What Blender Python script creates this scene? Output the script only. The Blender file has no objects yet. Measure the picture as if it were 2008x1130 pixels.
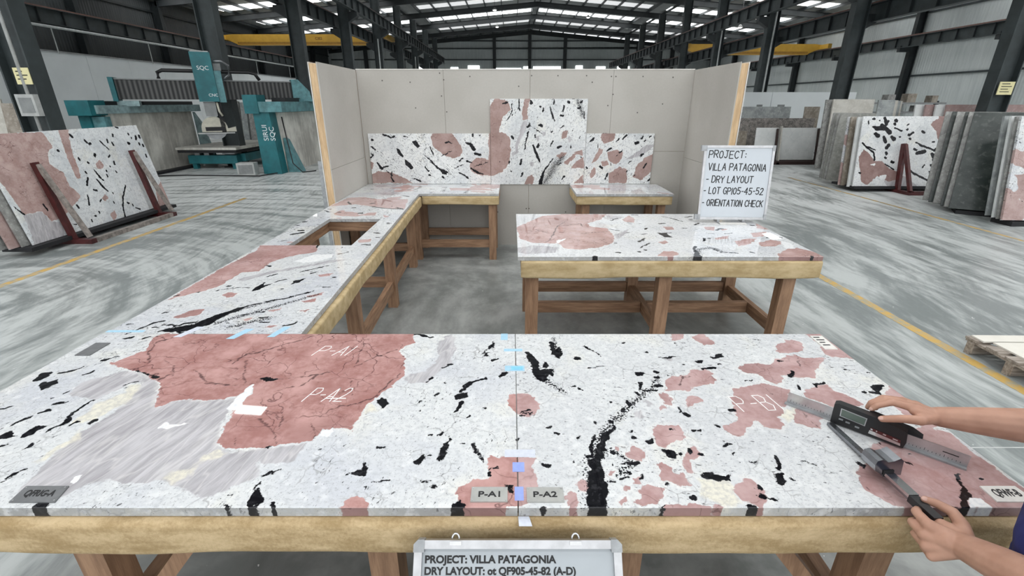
import bpy, bmesh, math, random
import numpy as np
from mathutils import Vector, Matrix, Euler
PI = math.pi
scene = bpy.context.scene
C = scene.collection
RND = random.Random(7)

# ------------------------------------------------------------------ camera, sky, exposure
cam_d = bpy.data.cameras.new('camera')
cam = bpy.data.objects.new('camera', cam_d)
C.objects.link(cam)
cam.location = (0, 0, 2.0)
cam.rotation_euler = (math.radians(90 - 21.7), 0, 0)
cam_d.sensor_fit = 'HORIZONTAL'
cam_d.sensor_width = 36.0
cam_d.lens = 36.0 * 915.0 / 2008.0
cam_d.shift_x = 0.0007
cam_d.clip_end = 300
scene.camera = cam
scene.view_settings.view_transform = 'Standard'
scene.view_settings.look = 'None'
scene.view_settings.gamma = 1.0
scene.view_settings.use_curve_mapping = False
scene.view_settings.exposure = 0.0
scene.cycles.use_denoising = True
scene.cycles.max_bounces = 6
scene.cycles.diffuse_bounces = 4
scene.cycles.glossy_bounces = 3
scene.cycles.transmission_bounces = 2
scene.cycles.caustics_reflective = False
scene.cycles.caustics_refractive = False

world = bpy.data.worlds.new('sky')
scene.world = world
world.use_nodes = True
wn = world.node_tree.nodes
wn['Background'].inputs['Color'].default_value = (0.95, 0.98, 1.0, 1)
wn['Background'].inputs['Strength'].default_value = 1.65
SKYLIGHT = 4.9

# ------------------------------------------------------------------ helpers: scene graph
def tag(o, label=None, cat=None, group=None, kind=None):
    if label: o['label'] = label
    if cat: o['category'] = cat
    if group: o['group'] = group
    if kind: o['kind'] = kind
    return o

def thing(name, label, cat, loc=(0, 0, 0), rotz=0.0, group=None, rot=None):
    o = bpy.data.objects.new(name, None)
    C.objects.link(o)
    o.empty_display_size = 0.2
    o.location = loc
    o.rotation_euler = rot if rot is not None else (0, 0, rotz)
    return tag(o, label, cat, group)

def link(name, me, m=None, parent=None):
    o = bpy.data.objects.new(name, me)
    C.objects.link(o)
    if m is not None:
        me.materials.clear(); me.materials.append(m)
    if parent is not None: o.parent = parent
    return o

class MB:
    """collects shapes into one mesh"""
    def __init__(self): self.bm = bmesh.new()
    def box(self, lo, hi, M=None):
        x0, y0, z0 = lo; x1, y1, z1 = hi
        vs = [(x0,y0,z0),(x1,y0,z0),(x1,y1,z0),(x0,y1,z0),(x0,y0,z1),(x1,y0,z1),(x1,y1,z1),(x0,y1,z1)]
        self.hexa(vs, M); return self
    def hexa(self, vs, M=None):
        v = [self.bm.verts.new((M @ Vector(p)) if M else p) for p in vs]
        for f in ((0,3,2,1),(4,5,6,7),(0,1,5,4),(1,2,6,5),(2,3,7,6),(3,0,4,7)):
            self.bm.faces.new([v[i] for i in f])
        return self
    def bar(self, p0, p1, w, h, up=(0, 0, 1)):
        p0 = Vector(p0); p1 = Vector(p1); d = (p1 - p0)
        L = d.length; d.normalize(); u = Vector(up)
        if abs(d.dot(u)) > .98: u = Vector((0, 1, 0))
        s = d.cross(u).normalized(); u = s.cross(d).normalized()
        M = Matrix((( s.x, d.x, u.x, p0.x),( s.y, d.y, u.y, p0.y),( s.z, d.z, u.z, p0.z),(0,0,0,1)))
        return self.box((-w/2, 0, -h/2), (w/2, L, h/2), M)
    def tube(self, pts, r, n=8, cap=True):
        pts = [Vector(p) for p in pts]
        rr = r if isinstance(r, (list, tuple)) else [r] * len(pts)
        rings = []
        ref = Vector((0, 0, 1))
        for i, p in enumerate(pts):
            d = (pts[min(i+1, len(pts)-1)] - pts[max(i-1, 0)]).normalized()
            a = ref if abs(d.dot(ref)) < .95 else Vector((1, 0, 0))
            s = d.cross(a).normalized(); u = s.cross(d).normalized()
            rings.append([self.bm.verts.new(p + rr[i] * (math.cos(2*PI*k/n) * s + math.sin(2*PI*k/n) * u)) for k in range(n)])
        for a, b in zip(rings, rings[1:]):
            for k in range(n):
                f = self.bm.faces.new((a[k], a[(k+1) % n], b[(k+1) % n], b[k])); f.smooth = True
        if cap:
            self.bm.faces.new(rings[0][::-1]); self.bm.faces.new(rings[-1])
        return self
    def prism(self, poly, z0, z1, M=None):
        T = (lambda p: M @ Vector(p)) if M else (lambda p: Vector(p))
        a = [self.bm.verts.new(T((x, y, z0))) for x, y in poly]
        b = [self.bm.verts.new(T((x, y, z1))) for x, y in poly]
        n = len(poly)
        self.bm.faces.new(a[::-1]); self.bm.faces.new(b)
        for i in range(n): self.bm.faces.new((a[i], a[(i+1) % n], b[(i+1) % n], b[i]))
        return self
    def ball(self, c, r, sx=1, sy=1, sz=1, seg=12, M=None):
        MM = Matrix.Translation(c) @ (M if M else Matrix()) @ Matrix.Diagonal((r*sx, r*sy, r*sz, 1))
        res = bmesh.ops.create_uvsphere(self.bm, u_segments=seg, v_segments=max(6, seg*2//3), radius=1.0, matrix=MM)
        for v in res['verts']:
            for f in v.link_faces: f.smooth = True
        return self
    def build(self, name, m=None, parent=None, bevel=0.0, seg=1, smooth=False):
        bm = self.bm
        if bevel > 0:
            es = [e for e in bm.edges if len(e.link_faces) == 2 and e.calc_face_angle(0) > .5]
            bmesh.ops.bevel(bm, geom=es, offset=bevel, segments=seg, profile=.6, affect='EDGES', clamp_overlap=True)
        bmesh.ops.recalc_face_normals(bm, faces=bm.faces[:])
        if smooth:
            for f in bm.faces: f.smooth = True
        me = bpy.data.meshes.new(name)
        bm.to_mesh(me); bm.free()
        return link(name, me, m, parent)

def text_mesh(name, body, size, m, parent, M, depth=0.0006, align='LEFT', sx=1.0, shear=0.0, bold=0.0):
    cu = bpy.data.curves.new(name, 'FONT')
    cu.body = body; cu.size = size; cu.extrude = depth; cu.align_x = align; cu.shear = shear
    cu.offset = bold; cu.resolution_u = 4
    t = bpy.data.objects.new(name + '_src', cu)
    C.objects.link(t)
    dg = bpy.context.evaluated_depsgraph_get()
    me = bpy.data.meshes.new_from_object(t.evaluated_get(dg))
    bpy.data.objects.remove(t); bpy.data.curves.remove(cu)
    me.name = name
    me.transform(M @ Matrix.Diagonal((sx, 1, 1, 1)))
    return link(name, me, m, parent)

ORD = ['nearest', 'second', 'third', 'fourth', 'fifth', 'sixth', 'seventh', 'eighth', 'ninth', 'tenth', 'eleventh', 'twelfth']

# ------------------------------------------------------------------ helpers: node materials
class NB:
    def __init__(self, name, rough=.6, metal=0.0, spec=.5):
        self.m = bpy.data.materials.new(name); self.m.use_nodes = True
        self.t = self.m.node_tree
        self.b = self.t.nodes['Principled BSDF']
        self.b.inputs['Roughness'].default_value = rough
        self.b.inputs['Metallic'].default_value = metal
        self.b.inputs['Specular IOR Level'].default_value = spec
        self.co = self.new('ShaderNodeTexCoord').outputs['Object']
    def new(self, t): return self.t.nodes.new(t)
    def put(self, sock, v):
        if hasattr(v, 'is_linked') or isinstance(v, bpy.types.NodeSocket): self.t.links.new(v, sock)
        elif isinstance(v, (tuple, list)):
            sock.default_value = tuple(v) + ((1,) if len(v) == 3 and len(sock.default_value) == 4 else ())
        else: sock.default_value = v
    def math(self, op, a, b=0.0, c=None, clamp=False):
        n = self.new('ShaderNodeMath'); n.operation = op; n.use_clamp = clamp
        self.put(n.inputs[0], a); self.put(n.inputs[1], b)
        if c is not None: self.put(n.inputs[2], c)
        return n.outputs[0]
    def map(self, scale=(1, 1, 1), rot=(0, 0, 0), loc=(0, 0, 0), co=None):
        if any(rot) and len(set(scale)) > 1:
            co = self.map((1, 1, 1), rot, (0, 0, 0), co); rot = (0, 0, 0)
        n = self.new('ShaderNodeMapping')
        self.put(n.inputs['Vector'], co if co is not None else self.co)
        n.inputs['Scale'].default_value = scale; n.inputs['Rotation'].default_value = rot; n.inputs['Location'].default_value = loc
        return n.outputs[0]
    def noise(self, scale, detail=3, rough=.5, co=None, dist=0.0, out='Fac'):
        n = self.new('ShaderNodeTexNoise')
        self.put(n.inputs['Vector'], co if co is not None else self.co)
        n.inputs['Scale'].default_value = scale; n.inputs['Detail'].default_value = detail
        n.inputs['Roughness'].default_value = rough; n.inputs['Distortion'].default_value = dist
        return n.outputs[out]
    def voro(self, scale, feature='DISTANCE_TO_EDGE', co=None, out='Distance'):
        n = self.new('ShaderNodeTexVoronoi'); n.feature = feature
        self.put(n.inputs['Vector'], co if co is not None else self.co)
        n.inputs['Scale'].default_value = scale
        return n.outputs[out]
    def wave(self, scale, co=None, dist=0.0, detail=2, prof='SIN', dirn='X', dscale=1.0):
        n = self.new('ShaderNodeTexWave'); n.wave_profile = prof; n.bands_direction = dirn
        self.put(n.inputs['Vector'], co if co is not None else self.co)
        n.inputs['Scale'].default_value = scale; n.inputs['Distortion'].default_value = dist
        n.inputs['Detail'].default_value = detail; n.inputs['Detail Scale'].default_value = dscale
        return n.outputs['Fac']
    def warp(self, scale, amt, co=None, detail=2):
        c = co if co is not None else self.co
        n = self.noise(scale, detail, co=c, out='Color')
        s = self.new('ShaderNodeVectorMath'); s.operation = 'SUBTRACT'; self.put(s.inputs[0], n); s.inputs[1].default_value = (.5, .5, .5)
        k = self.new('ShaderNodeVectorMath'); k.operation = 'SCALE'; self.put(k.inputs[0], s.outputs[0]); k.inputs['Scale'].default_value = amt
        a = self.new('ShaderNodeVectorMath'); a.operation = 'ADD'; self.put(a.inputs[0], c); self.put(a.inputs[1], k.outputs[0])
        return a.outputs[0]
    def step(self, v, lo, hi, a=0.0, b=1.0):
        n = self.new('ShaderNodeMapRange'); n.interpolation_type = 'SMOOTHSTEP'
        self.put(n.inputs['Value'], v)
        for k, x in (('From Min', lo), ('From Max', hi), ('To Min', a), ('To Max', b)): self.put(n.inputs[k], x)
        return n.outputs[0]
    def mix(self, f, a, b):
        n = self.new('ShaderNodeMix'); n.data_type = 'RGBA'
        self.put(n.inputs[0], f); self.put(n.inputs[6], a); self.put(n.inputs[7], b)
        return n.outputs[2]
    def attr(self, name):
        n = self.new('ShaderNodeAttribute'); n.attribute_name = name
        return n.outputs['Fac']
    def color(self, v): self.put(self.b.inputs['Base Color'], v); return self
    def rough(self, v): self.put(self.b.inputs['Roughness'], v); return self
    def bump(self, h, strength=.3, dist=.01):
        n = self.new('ShaderNodeBump'); n.inputs['Strength'].default_value = strength; n.inputs['Distance'].default_value = dist
        self.put(n.inputs['Height'], h); self.t.links.new(n.outputs[0], self.b.inputs['Normal']); return self

def plain(name, col, rough=.6, metal=0.0, var=.12, scale=6.0, spec=.5, bump=0.0, bscale=60.0):
    n = NB(name, rough, metal, spec)
    f = n.noise(scale, 4, .6)
    lo = tuple(max(0, c * (1 - var)) for c in col); hi = tuple(min(1, c * (1 + var)) for c in col)
    n.color(n.mix(n.step(f, .3, .7), lo, hi))
    if bump: n.bump(n.noise(bscale, 3), bump, .004)
    return n.m

def glow(name, col, strength):
    n = NB(name, .4)
    n.color(col)
    n.put(n.b.inputs['Emission Color'], col); n.b.inputs['Emission Strength'].default_value = strength
    return n.m
# ------------------------------------------------------------------ materials
def wood(name, a, b, scale=1.0, rough=.6):
    n = NB(name, rough)
    co = n.warp(2.0, .05)
    g = n.noise(5 * scale, 5, .6, co=n.map((6, 6, .7), co=co))
    g2 = n.noise(30 * scale, 3, .6, co=n.map((6, 6, .4), co=co))
    f = n.math('ADD', n.math('MULTIPLY', g, .75), n.math('MULTIPLY', g2, .25))
    n.color(n.mix(n.step(f, .36, .66), a, b)); n.bump(f, .15, .003)
    return n.m
def wood_x(name, a, b, axis):
    n = NB(name, .6)
    sc = [6, 6, 6]; sc[axis] = .6
    g = n.noise(7, 5, .6, co=n.map(tuple(sc)))
    n.color(n.mix(n.step(g, .36, .66), a, b)); n.bump(g, .12, .003)
    return n.m
WA, WB = (.22, .122, .070), (.37, .22, .13)
M_leg = wood('bench_timber_upright', WA, WB)
M_railx = wood_x('bench_timber_x', WA, WB, 0)
M_raily = wood_x('bench_timber_y', WA, WB, 1)
M_stud = wood('pine_stud', (.50, .33, .18), (.68, .49, .29))
def wrap(name, a, b, fuzz):
    n = NB(name, .85, spec=.2)
    f = n.noise(5, 4, .6, co=n.map((1, 3, 3)))
    g = n.noise(90 if fuzz else 12, 4, .7)
    n.color(n.mix(n.step(n.math('ADD', n.math('MULTIPLY', f, .7), n.math('MULTIPLY', g, .3)), .35, .65), a, b))
    n.bump(n.math('ADD', g, n.math('MULTIPLY', n.noise(6, 3), 2.0)), .45 if fuzz else .3, .008)
    return n.m
M_felt = wrap('tan_felt_wrap', (.37, .26, .13), (.62, .47, .28), True)
M_paper = wrap('tan_paper_wrap', (.42, .31, .16), (.60, .47, .28), False)
n = NB('grey_plasterboard', .9, spec=.2)
f = n.noise(1.3, 3); f2 = n.noise(40, 3)
n.color(n.mix(n.step(n.math('ADD', n.math('MULTIPLY', f, .8), n.math('MULTIPLY', f2, .2)), .3, .7), (.43, .41, .375), (.50, .48, .445)))
n.bump(f2, .06, .002); M_board = n.m
M_boardedge = plain('plasterboard_edge', (.66, .64, .60), .9)
M_screw = plain('dark_screw', (.10, .09, .08), .5)
M_steel = plain('dark_green_steel', (.017, .022, .024), .55, var=.25, scale=2.0)
M_steel2 = plain('grey_green_steel', (.036, .046, .048), .55, var=.25, scale=2.0)
M_rail = plain('rusty_rail', (.20, .105, .085), .6)
M_pipe = plain('pale_grey_pipe', (.50, .53, .52), .5)
M_pvc = plain('light_conduit', (.42, .43, .42), .5)
def sheet(name, a, b, scale, axis, rough=.55):
    n = NB(name, rough)
    co = n.map((0, 0, 0) if False else (1, 1, 1))
    f = n.noise(.35, 4, .6); g = n.noise(2.0, 4, .7, co=n.map((3, 3, .25)))
    n.color(n.mix(n.step(n.math('ADD', n.math('MULTIPLY', f, .5), n.math('MULTIPLY', g, .5)), .35, .65), a, b))
    n.bump(n.wave(scale, dirn=axis), .5, .02); return n.m
M_wallx = sheet('ribbed_wall_sheet_gable', (.44, .48, .48), (.56, .60, .595), 1.6, 'X')
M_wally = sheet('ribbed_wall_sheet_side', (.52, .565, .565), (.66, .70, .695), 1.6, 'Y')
M_wallshade = sheet('ribbed_wall_sheet_shaded', (.042, .048, .05), (.07, .078, .08), 1.6, 'Y')  # same ribbed sheet, darkened to paint in the shade on the left wall
M_roof = sheet('roof_foil', (.26, .275, .275), (.38, .40, .395), 1.2, 'Y', .5)
M_white = plain('white_panel', (.78, .82, .83), .6, var=.03, scale=.8)
M_sky = glow('roof_light_sheet', (.985, .995, 1.0), SKYLIGHT)
M_skydim = glow('roof_light_sheet_dusty', (.985, .995, 1.0), SKYLIGHT * .13)
M_glintsky = glow('roof_light_for_glint', (1.0, .99, .97), 18.0)  # boosted glow of an unseen panel, added for the front slab highlight
M_win = glow('window_daylight', (.95, .98, 1.0), 4.0)
M_lamp = glow('lamp_glow', (1, .98, .94), 5.0)
M_yellow = plain('crane_yellow', (.56, .33, .045), .5, var=.1, scale=1.5)
M_yellowshade = plain('crane_yellow_shaded', (.30, .17, .03), .5)
M_teal = plain('teal_paint', (.012, .135, .155), .45, var=.2, scale=3)
M_teal2 = plain('dusty_teal_paint', (.10, .24, .26), .6, var=.3, scale=5)
M_dust = plain('dusty_teal_grey_paint', (.25, .35, .36), .7, var=.3, scale=6)
n = NB('wet_concrete', .7)
f = n.noise(1.2, 5, .65, co=n.map((1, 1, .8))); g = n.noise(2, 4, co=n.map((5, 5, .4)))
n.color(n.mix(n.step(n.math('ADD', n.math('MULTIPLY', f, .7), n.math('MULTIPLY', g, .3)), .36, .66), (.42, .405, .365), (.82, .80, .735)))
M_conc = n.m
n = NB('bellows_rubber', .6)
bw = n.wave(3.2, co=n.map((1, 0, 0)))
n.color(n.mix(bw, (.008, .009, .010), (.10, .10, .098)))
n.bump(bw, .5, .03); M_bellows = n.m
M_black = plain('black_plastic', (.012, .012, .013), .4)
M_blackm = plain('matt_black', (.014, .014, .016), .75)
M_cream = plain('cream_guard', (.50, .48, .40), .5)
M_gal = plain('galvanised_steel', (.33, .34, .35), .4, .8)
M_grey = plain('grey_casting', (.23, .24, .24), .6)
M_red = plain('oxblood_rack_paint', (.075, .014, .014), .4, var=.3, scale=9)
M_redw = plain('worn_rack_face', (.24, .21, .19), .5, var=.4, scale=14)
M_darkrack = plain('brown_black_rack', (.030, .014, .012), .5)
M_notice = plain('pale_yellow_notice', (.76, .70, .40), .7, var=.05)
M_ink = plain('black_ink', (.012, .012, .013), .6, var=0)
M_chalk = plain('white_chalk', (.9, .88, .87), .9, var=.05, scale=90)
M_wb = plain('whiteboard_face', (.56, .60, .64), .25, var=.02, scale=2)
M_wb2 = plain('printed_sign_face', (.40, .43, .455), .35, var=.03, scale=4)
M_alu = plain('brushed_aluminium', (.52, .52, .53), .32, .9, var=.1, scale=20)
M_aludull = plain('dull_aluminium', (.36, .37, .38), .45, .6, var=.15, scale=20)
M_plate = plain('stamped_metal_plate', (.42, .42, .40), .45, .35, var=.08, scale=30)
M_plated = plain('dull_grey_plate', (.16, .165, .17), .5, .2, var=.12, scale=30)
M_platew = plain('pale_plate', (.72, .70, .66), .5, 0, var=.06, scale=30)
M_tapeb = plain('light_blue_tape', (.36, .58, .72), .6, var=.06, scale=60)
M_tapec = plain('cyan_tape', (.22, .56, .78), .6, var=.06, scale=60)
M_tapev = plain('periwinkle_tape', (.28, .36, .76), .6, var=.06, scale=60)
M_tapew = plain('translucent_white_tape', (.60, .63, .71), .5, var=.06, scale=60)
M_chrome = plain('bright_steel', (.62, .62, .62), .22, 1.0, var=.06, scale=30)
M_bluesteel = plain('dark_polished_steel', (.30, .31, .33), .25, 1.0, var=.1, scale=30)
M_lcd = plain('lcd_glass', (.10, .13, .11), .15, var=.05)
M_pallet = wood_x('grey_pallet_wood', (.22, .18, .15), (.42, .37, .32), 0)
M_ply = plain('pale_sheet_board', (.72, .69, .62), .6, var=.05, scale=3)
M_skin = None
n = NB('skin', .5, spec=.4)
f = n.noise(14, 3); g = n.noise(160, 2)
n.color(n.mix(n.step(f, .3, .7), (.42, .225, .155), (.53, .30, .215)))
n.bump(g, .08, .001); n.b.inputs['Subsurface Weight'].default_value = .06; n.b.inputs['Subsurface Radius'].default_value = (.01, .004, .002)
M_skin = n.m
M_nail = plain('fingernail', (.60, .37, .30), .35)
M_shirt = plain('blue_shirt', (.010, .014, .10), .85, var=.2, scale=20)
M_trouser = plain('dark_trousers', (.02, .022, .03), .9)
M_hair = plain('black_hair', (.010, .009, .008), .6)

# concrete floor: streaked with dried slurry, wheel sweeps on the left
n = NB('slurry_concrete', .45, spec=.35)
co = n.warp(.22, 2.2, detail=2)
s1 = n.noise(1.0, 6, .62, co=n.map((2.6, .55, 1), rot=(0, 0, .12), co=co))
s2 = n.noise(3.2, 5, .65, co=n.map((3.2, .5, 1), rot=(0, 0, -.05), co=n.warp(.5, .8)))
s3 = n.noise(.5, 4, .6)
pc = n.new('ShaderNodeVectorMath'); pc.operation = 'SUBTRACT'; n.put(pc.inputs[0], n.warp(.6, .5)); pc.inputs[1].default_value = (-6.2, 3.6, 0)
pl_ = n.new('ShaderNodeVectorMath'); pl_.operation = 'LENGTH'; n.put(pl_.inputs[0], pc.outputs[0])
px_ = n.new('ShaderNodeSeparateXYZ'); n.put(px_.inputs[0], pc.outputs[0])
pcomb = n.new('ShaderNodeCombineXYZ'); n.put(pcomb.inputs[0], n.math('MULTIPLY', pl_.outputs['Value'], 3.4)); n.put(pcomb.inputs[1], n.math('MULTIPLY', n.math('ARCTAN2', px_.outputs[1], px_.outputs[0]), 1.6))
arc = n.noise(1.0, 5, .62, co=pcomb.outputs[0])
s1 = n.math('ADD', n.math('MULTIPLY', n.step(px_.outputs[0], 4.6, 3.4), arc), n.math('MULTIPLY', n.step(px_.outputs[0], 3.4, 4.6), s1))
big = n.math('ADD', n.math('MULTIPLY', s1, .5), n.math('ADD', n.math('MULTIPLY', s2, .3), n.math('MULTIPLY', s3, .2)))
col = n.mix(n.step(big, .42, .59), (.20, .222, .218), (.49, .515, .505))
flk = n.noise(9, 3, .6, co=n.map((1.6, .7, 1), rot=(0, 0, .6)))
col = n.mix(n.math('MULTIPLY', n.step(flk, .70, .74), .55), col, (.62, .64, .63))
dk = n.noise(2.6, 5, .7, co=n.map((2.0, .5, 1), rot=(0, 0, .25), co=co))
col = n.mix(n.math('MULTIPLY', n.step(dk, .60, .76), .32), col, (.12, .13, .132))
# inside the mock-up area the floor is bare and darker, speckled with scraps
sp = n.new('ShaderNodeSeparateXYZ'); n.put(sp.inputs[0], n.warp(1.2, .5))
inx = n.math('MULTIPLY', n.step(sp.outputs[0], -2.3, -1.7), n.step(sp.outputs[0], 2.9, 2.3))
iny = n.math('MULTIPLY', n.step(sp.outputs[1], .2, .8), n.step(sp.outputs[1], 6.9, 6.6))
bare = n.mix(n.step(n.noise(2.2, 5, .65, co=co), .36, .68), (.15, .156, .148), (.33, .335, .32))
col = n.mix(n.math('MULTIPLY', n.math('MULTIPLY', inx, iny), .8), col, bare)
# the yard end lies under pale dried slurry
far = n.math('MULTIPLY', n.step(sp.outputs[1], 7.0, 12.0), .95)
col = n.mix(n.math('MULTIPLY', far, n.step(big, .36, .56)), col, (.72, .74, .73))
spk = n.noise(38, 2, .5)
col = n.mix(n.step(spk, .765, .785), col, (.75, .75, .73))
jnt = n.math('ABSOLUTE', n.math('SUBTRACT', n.math('FRACT', n.math('MULTIPLY', n.math('ADD', sp.outputs[1], 2.75), 1/6.0)), .5))
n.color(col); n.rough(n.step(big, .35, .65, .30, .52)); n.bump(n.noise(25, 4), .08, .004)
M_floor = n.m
n = NB('worn_yellow_paint', .6)
n.color(n.mix(n.step(n.noise(7, 5, .7), .42, .62), (.58, .37, .10), (.36, .34, .26))); M_line = n.m

# ------------------------------------------------------------------ polished breccia stone
def stone(name, pink=(.37, .185, .168), pink2=(.53, .315, .292), fleck=0.6, ang=0.5, dens=.5, white=(.69, .70, .70), blue=(.595, .61, .645), seed=0.0, proc=0.0, procblack=0.0, cream=.35, veins=1.0, spec=.5, rough=.02, fs=1.0, kb=.0020):
    n = NB(name, rough, spec=spec)
    base = n.map((1, 1, 1), loc=(seed * 3.7, seed * 1.3, seed))
    e = n.math('ADD', n.math('MULTIPLY', n.math('SUBTRACT', n.noise(22 * fs, 5, .65, co=base), .5), .022 / fs),
               n.math('MULTIPLY', n.math('SUBTRACT', n.noise(95, 3, .6, co=base), .5), .010))
    ek = n.math('ADD', n.math('MULTIPLY', n.math('SUBTRACT', n.noise(42, 4, .6, co=base), .5), .016),
                n.math('MULTIPLY', n.math('SUBTRACT', n.noise(170, 2, .5, co=base), .5), .008))
    P = n.math('ADD', n.attr('pink'), e); G = n.math('ADD', n.attr('grey'), e)
    Wc = n.math('ADD', n.attr('white'), n.math('MULTIPLY', e, .5)); Y = n.math('ADD', n.attr('cream'), e)
    K = n.math('ADD', n.math('ADD', n.attr('black'), ek), kb)
    # ground mass
    w = n.mix(n.step(n.noise(2.2, 3, .5, co=base), .42, .66), white, blue)
    w = n.mix(n.math('MULTIPLY', n.step(n.noise(3.1, 4, .6, co=n.map((1, 1, 1), loc=(5 + seed, 2, 0))), .54, .68), cream), w, (.80, .77, .66))
    mot = n.noise(48 * fs, 4, .65, co=base)
    w = n.mix(n.math('MULTIPLY', n.step(mot, .47, .64), .50), w, (.47, .485, .51))
    w = n.mix(n.math('MULTIPLY', n.step(n.noise(110 * fs, 3, .6, co=base), .56, .68), .45), w, (.34, .34, .355))
    w = n.mix(n.math('MULTIPLY', n.step(n.noise(22 * fs, 3, .6, co=base), .52, .70), .35), w, (.90, .90, .89))
    wc = n.warp(9 * fs, .09, co=base, detail=3)
    ln = n.voro(13 * fs, co=wc)
    lm = n.step(n.noise(7, 3, co=base), .48, .62)
    w = n.mix(n.math('MULTIPLY', n.math('MULTIPLY', n.step(ln, .035, .0), lm), .55), w, (.24, .235, .24))
    # small dark flecks drawn out along one direction
    fc = n.map((42 * fs, 95 * fs, 30), rot=(0, 0, -ang), co=n.warp(5, .03, co=base))
    fk = n.noise(1.0, 3, .6, co=fc)
    fm = n.noise(3.6, 3, .6, co=base)
    thr = n.math('SUBTRACT', .745 - .10 * dens, n.math('MULTIPLY', n.step(fm, .45, .70), .07))
    w = n.mix(n.math('MULTIPLY', n.step(n.math('SUBTRACT', fk, thr), 0, .02), fleck), w, (.035, .034, .036))
    fk2 = n.noise(1.0, 2, .5, co=n.map((90 * fs, 190 * fs, 90), rot=(0, 0, -ang), co=base))
    w = n.mix(n.math('MULTIPLY', n.step(fk2, .645, .69), .65 * fleck), w, (.12, .115, .12))
    # lavender grey flow
    gs = n.noise(1.0, 5, .68, co=n.map((30, 4.5, 10), rot=(0, 0, .22), co=n.warp(2.5, .10, co=base)))
    g = n.mix(n.step(gs, .28, .72), (.36, .345, .36), (.58, .565, .585))
    g = n.mix(n.math('MULTIPLY', n.step(n.voro(7, co=n.warp(5, .25, co=n.map((2.6, .45, 1), rot=(0, 0, .22), co=base))), .06, 0), .30), g, (.78, .76, .74))
    # pink fields with dark crackle
    pf = n.math('ADD', n.math('MULTIPLY', n.noise(6, 4, .6, co=base), .65), n.math('MULTIPLY', n.noise(40, 3, .6, co=base), .35))
    p = n.mix(n.step(pf, .36, .64), pink, pink2)
    p = n.mix(n.step(n.voro(5.5, 'F1', co=n.warp(3.5, .22, co=base)), .42, .12, 0, .55), p, tuple(min(.75, q * 1.13 + .03) for q in pink2))
    p = n.mix(n.step(n.noise(2.6, 3, co=n.map((1, 1, 1), loc=(3, seed, 8))), .52, .70, 0, .55), p, tuple(q * .78 for q in pink))
    pv = n.voro(6.0, co=n.warp(4.5, .30, co=base, detail=4))
    pm = n.step(n.noise(3.5, 3, co=base), .40, .60)
    p = n.mix(n.math('MULTIPLY', n.math('MULTIPLY', n.step(pv, .020, .0), pm), .80 * veins), p, (.085, .035, .038))
    pv2 = n.voro(19, co=n.warp(11, .12, co=base, detail=3))
    p = n.mix(n.math('MULTIPLY', n.math('MULTIPLY', n.step(pv2, .04, .0), n.step(n.noise(5, 3, co=n.map((1, 1, 1), loc=(9, seed, 3))), .46, .64)), .42 * veins), p, (.17, .075, .07))
    c = n.mix(n.step(G, -.003, .006), w, g)
    c = n.mix(n.math('MULTIPLY', n.step(Y, -.004, .012), .8), c, n.mix(n.step(mot, .4, .6), (.79, .75, .62), (.62, .59, .52)))
    pk = n.step(P, -.0015, .0025)
    if proc > 0:      # far slabs: patches from noise
        pp = n.noise(1.15, 3, .55, co=n.map((1, 1.3, 1), rot=(0, 0, -ang), loc=(seed * 2.1, seed, 0)))
        pk = n.math('MAXIMUM', pk, n.step(pp, .61 - .1 * proc, .62 - .1 * proc))
    # pale rim round each pink field
    rim = n.math('MULTIPLY', n.step(P, -.022, -.006), n.math('SUBTRACT', 1.0, pk))
    c = n.mix(n.math('MULTIPLY', rim, n.step(n.noise(9, 2, co=base), .35, .55, 0, .22)), c, (.86, .83, .78))
    c = n.mix(pk, c, p)
    c = n.mix(n.step(Wc, -.002, .003), c, n.mix(n.step(mot, .45, .65), (.88, .88, .87), (.74, .75, .77)))
    # hairline veins that were followed one by one, sprayed black, solid black crystals
    V = n.math('ADD', n.attr('vein'), n.math('MULTIPLY', n.math('SUBTRACT', n.noise(60, 3, co=base), .5), .006))
    c = n.mix(n.math('MULTIPLY', n.step(V, -.003, .002), .75), c, (.055, .03, .032))
    S = n.attr('spray')
    sv = n.math('ADD', S, n.math('MULTIPLY', n.math('SUBTRACT', n.noise(120, 3, .6, co=base), .5), 4.5))
    c = n.mix(n.math('MULTIPLY', n.step(sv, .72, .80), n.step(S, .02, .10)), c, (.02, .02, .023))
    kk = n.step(K, -.0015, .0015)
    if procblack > 0:
        kb = n.noise(1.0, 3, .6, co=n.map((6, 14, 6), rot=(0, 0, -ang), co=n.warp(4, .06, co=n.map((1, 1, 1), loc=(seed, 7, 0)))))
        kk = n.math('MAXIMUM', kk, n.step(kb, .70 - .08 * procblack, .715 - .08 * procblack))
    hole = n.step(n.noise(75, 3, .6, co=base), .70, .74)
    kk = n.math('MULTIPLY', kk, n.math('SUBTRACT', 1.0, n.math('MULTIPLY', hole, .7)))
    c = n.mix(kk, c, n.mix(n.step(mot, .45, .7), (.008, .008, .010), (.03, .03, .034)))
    n.color(c)
    return n.m

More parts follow.
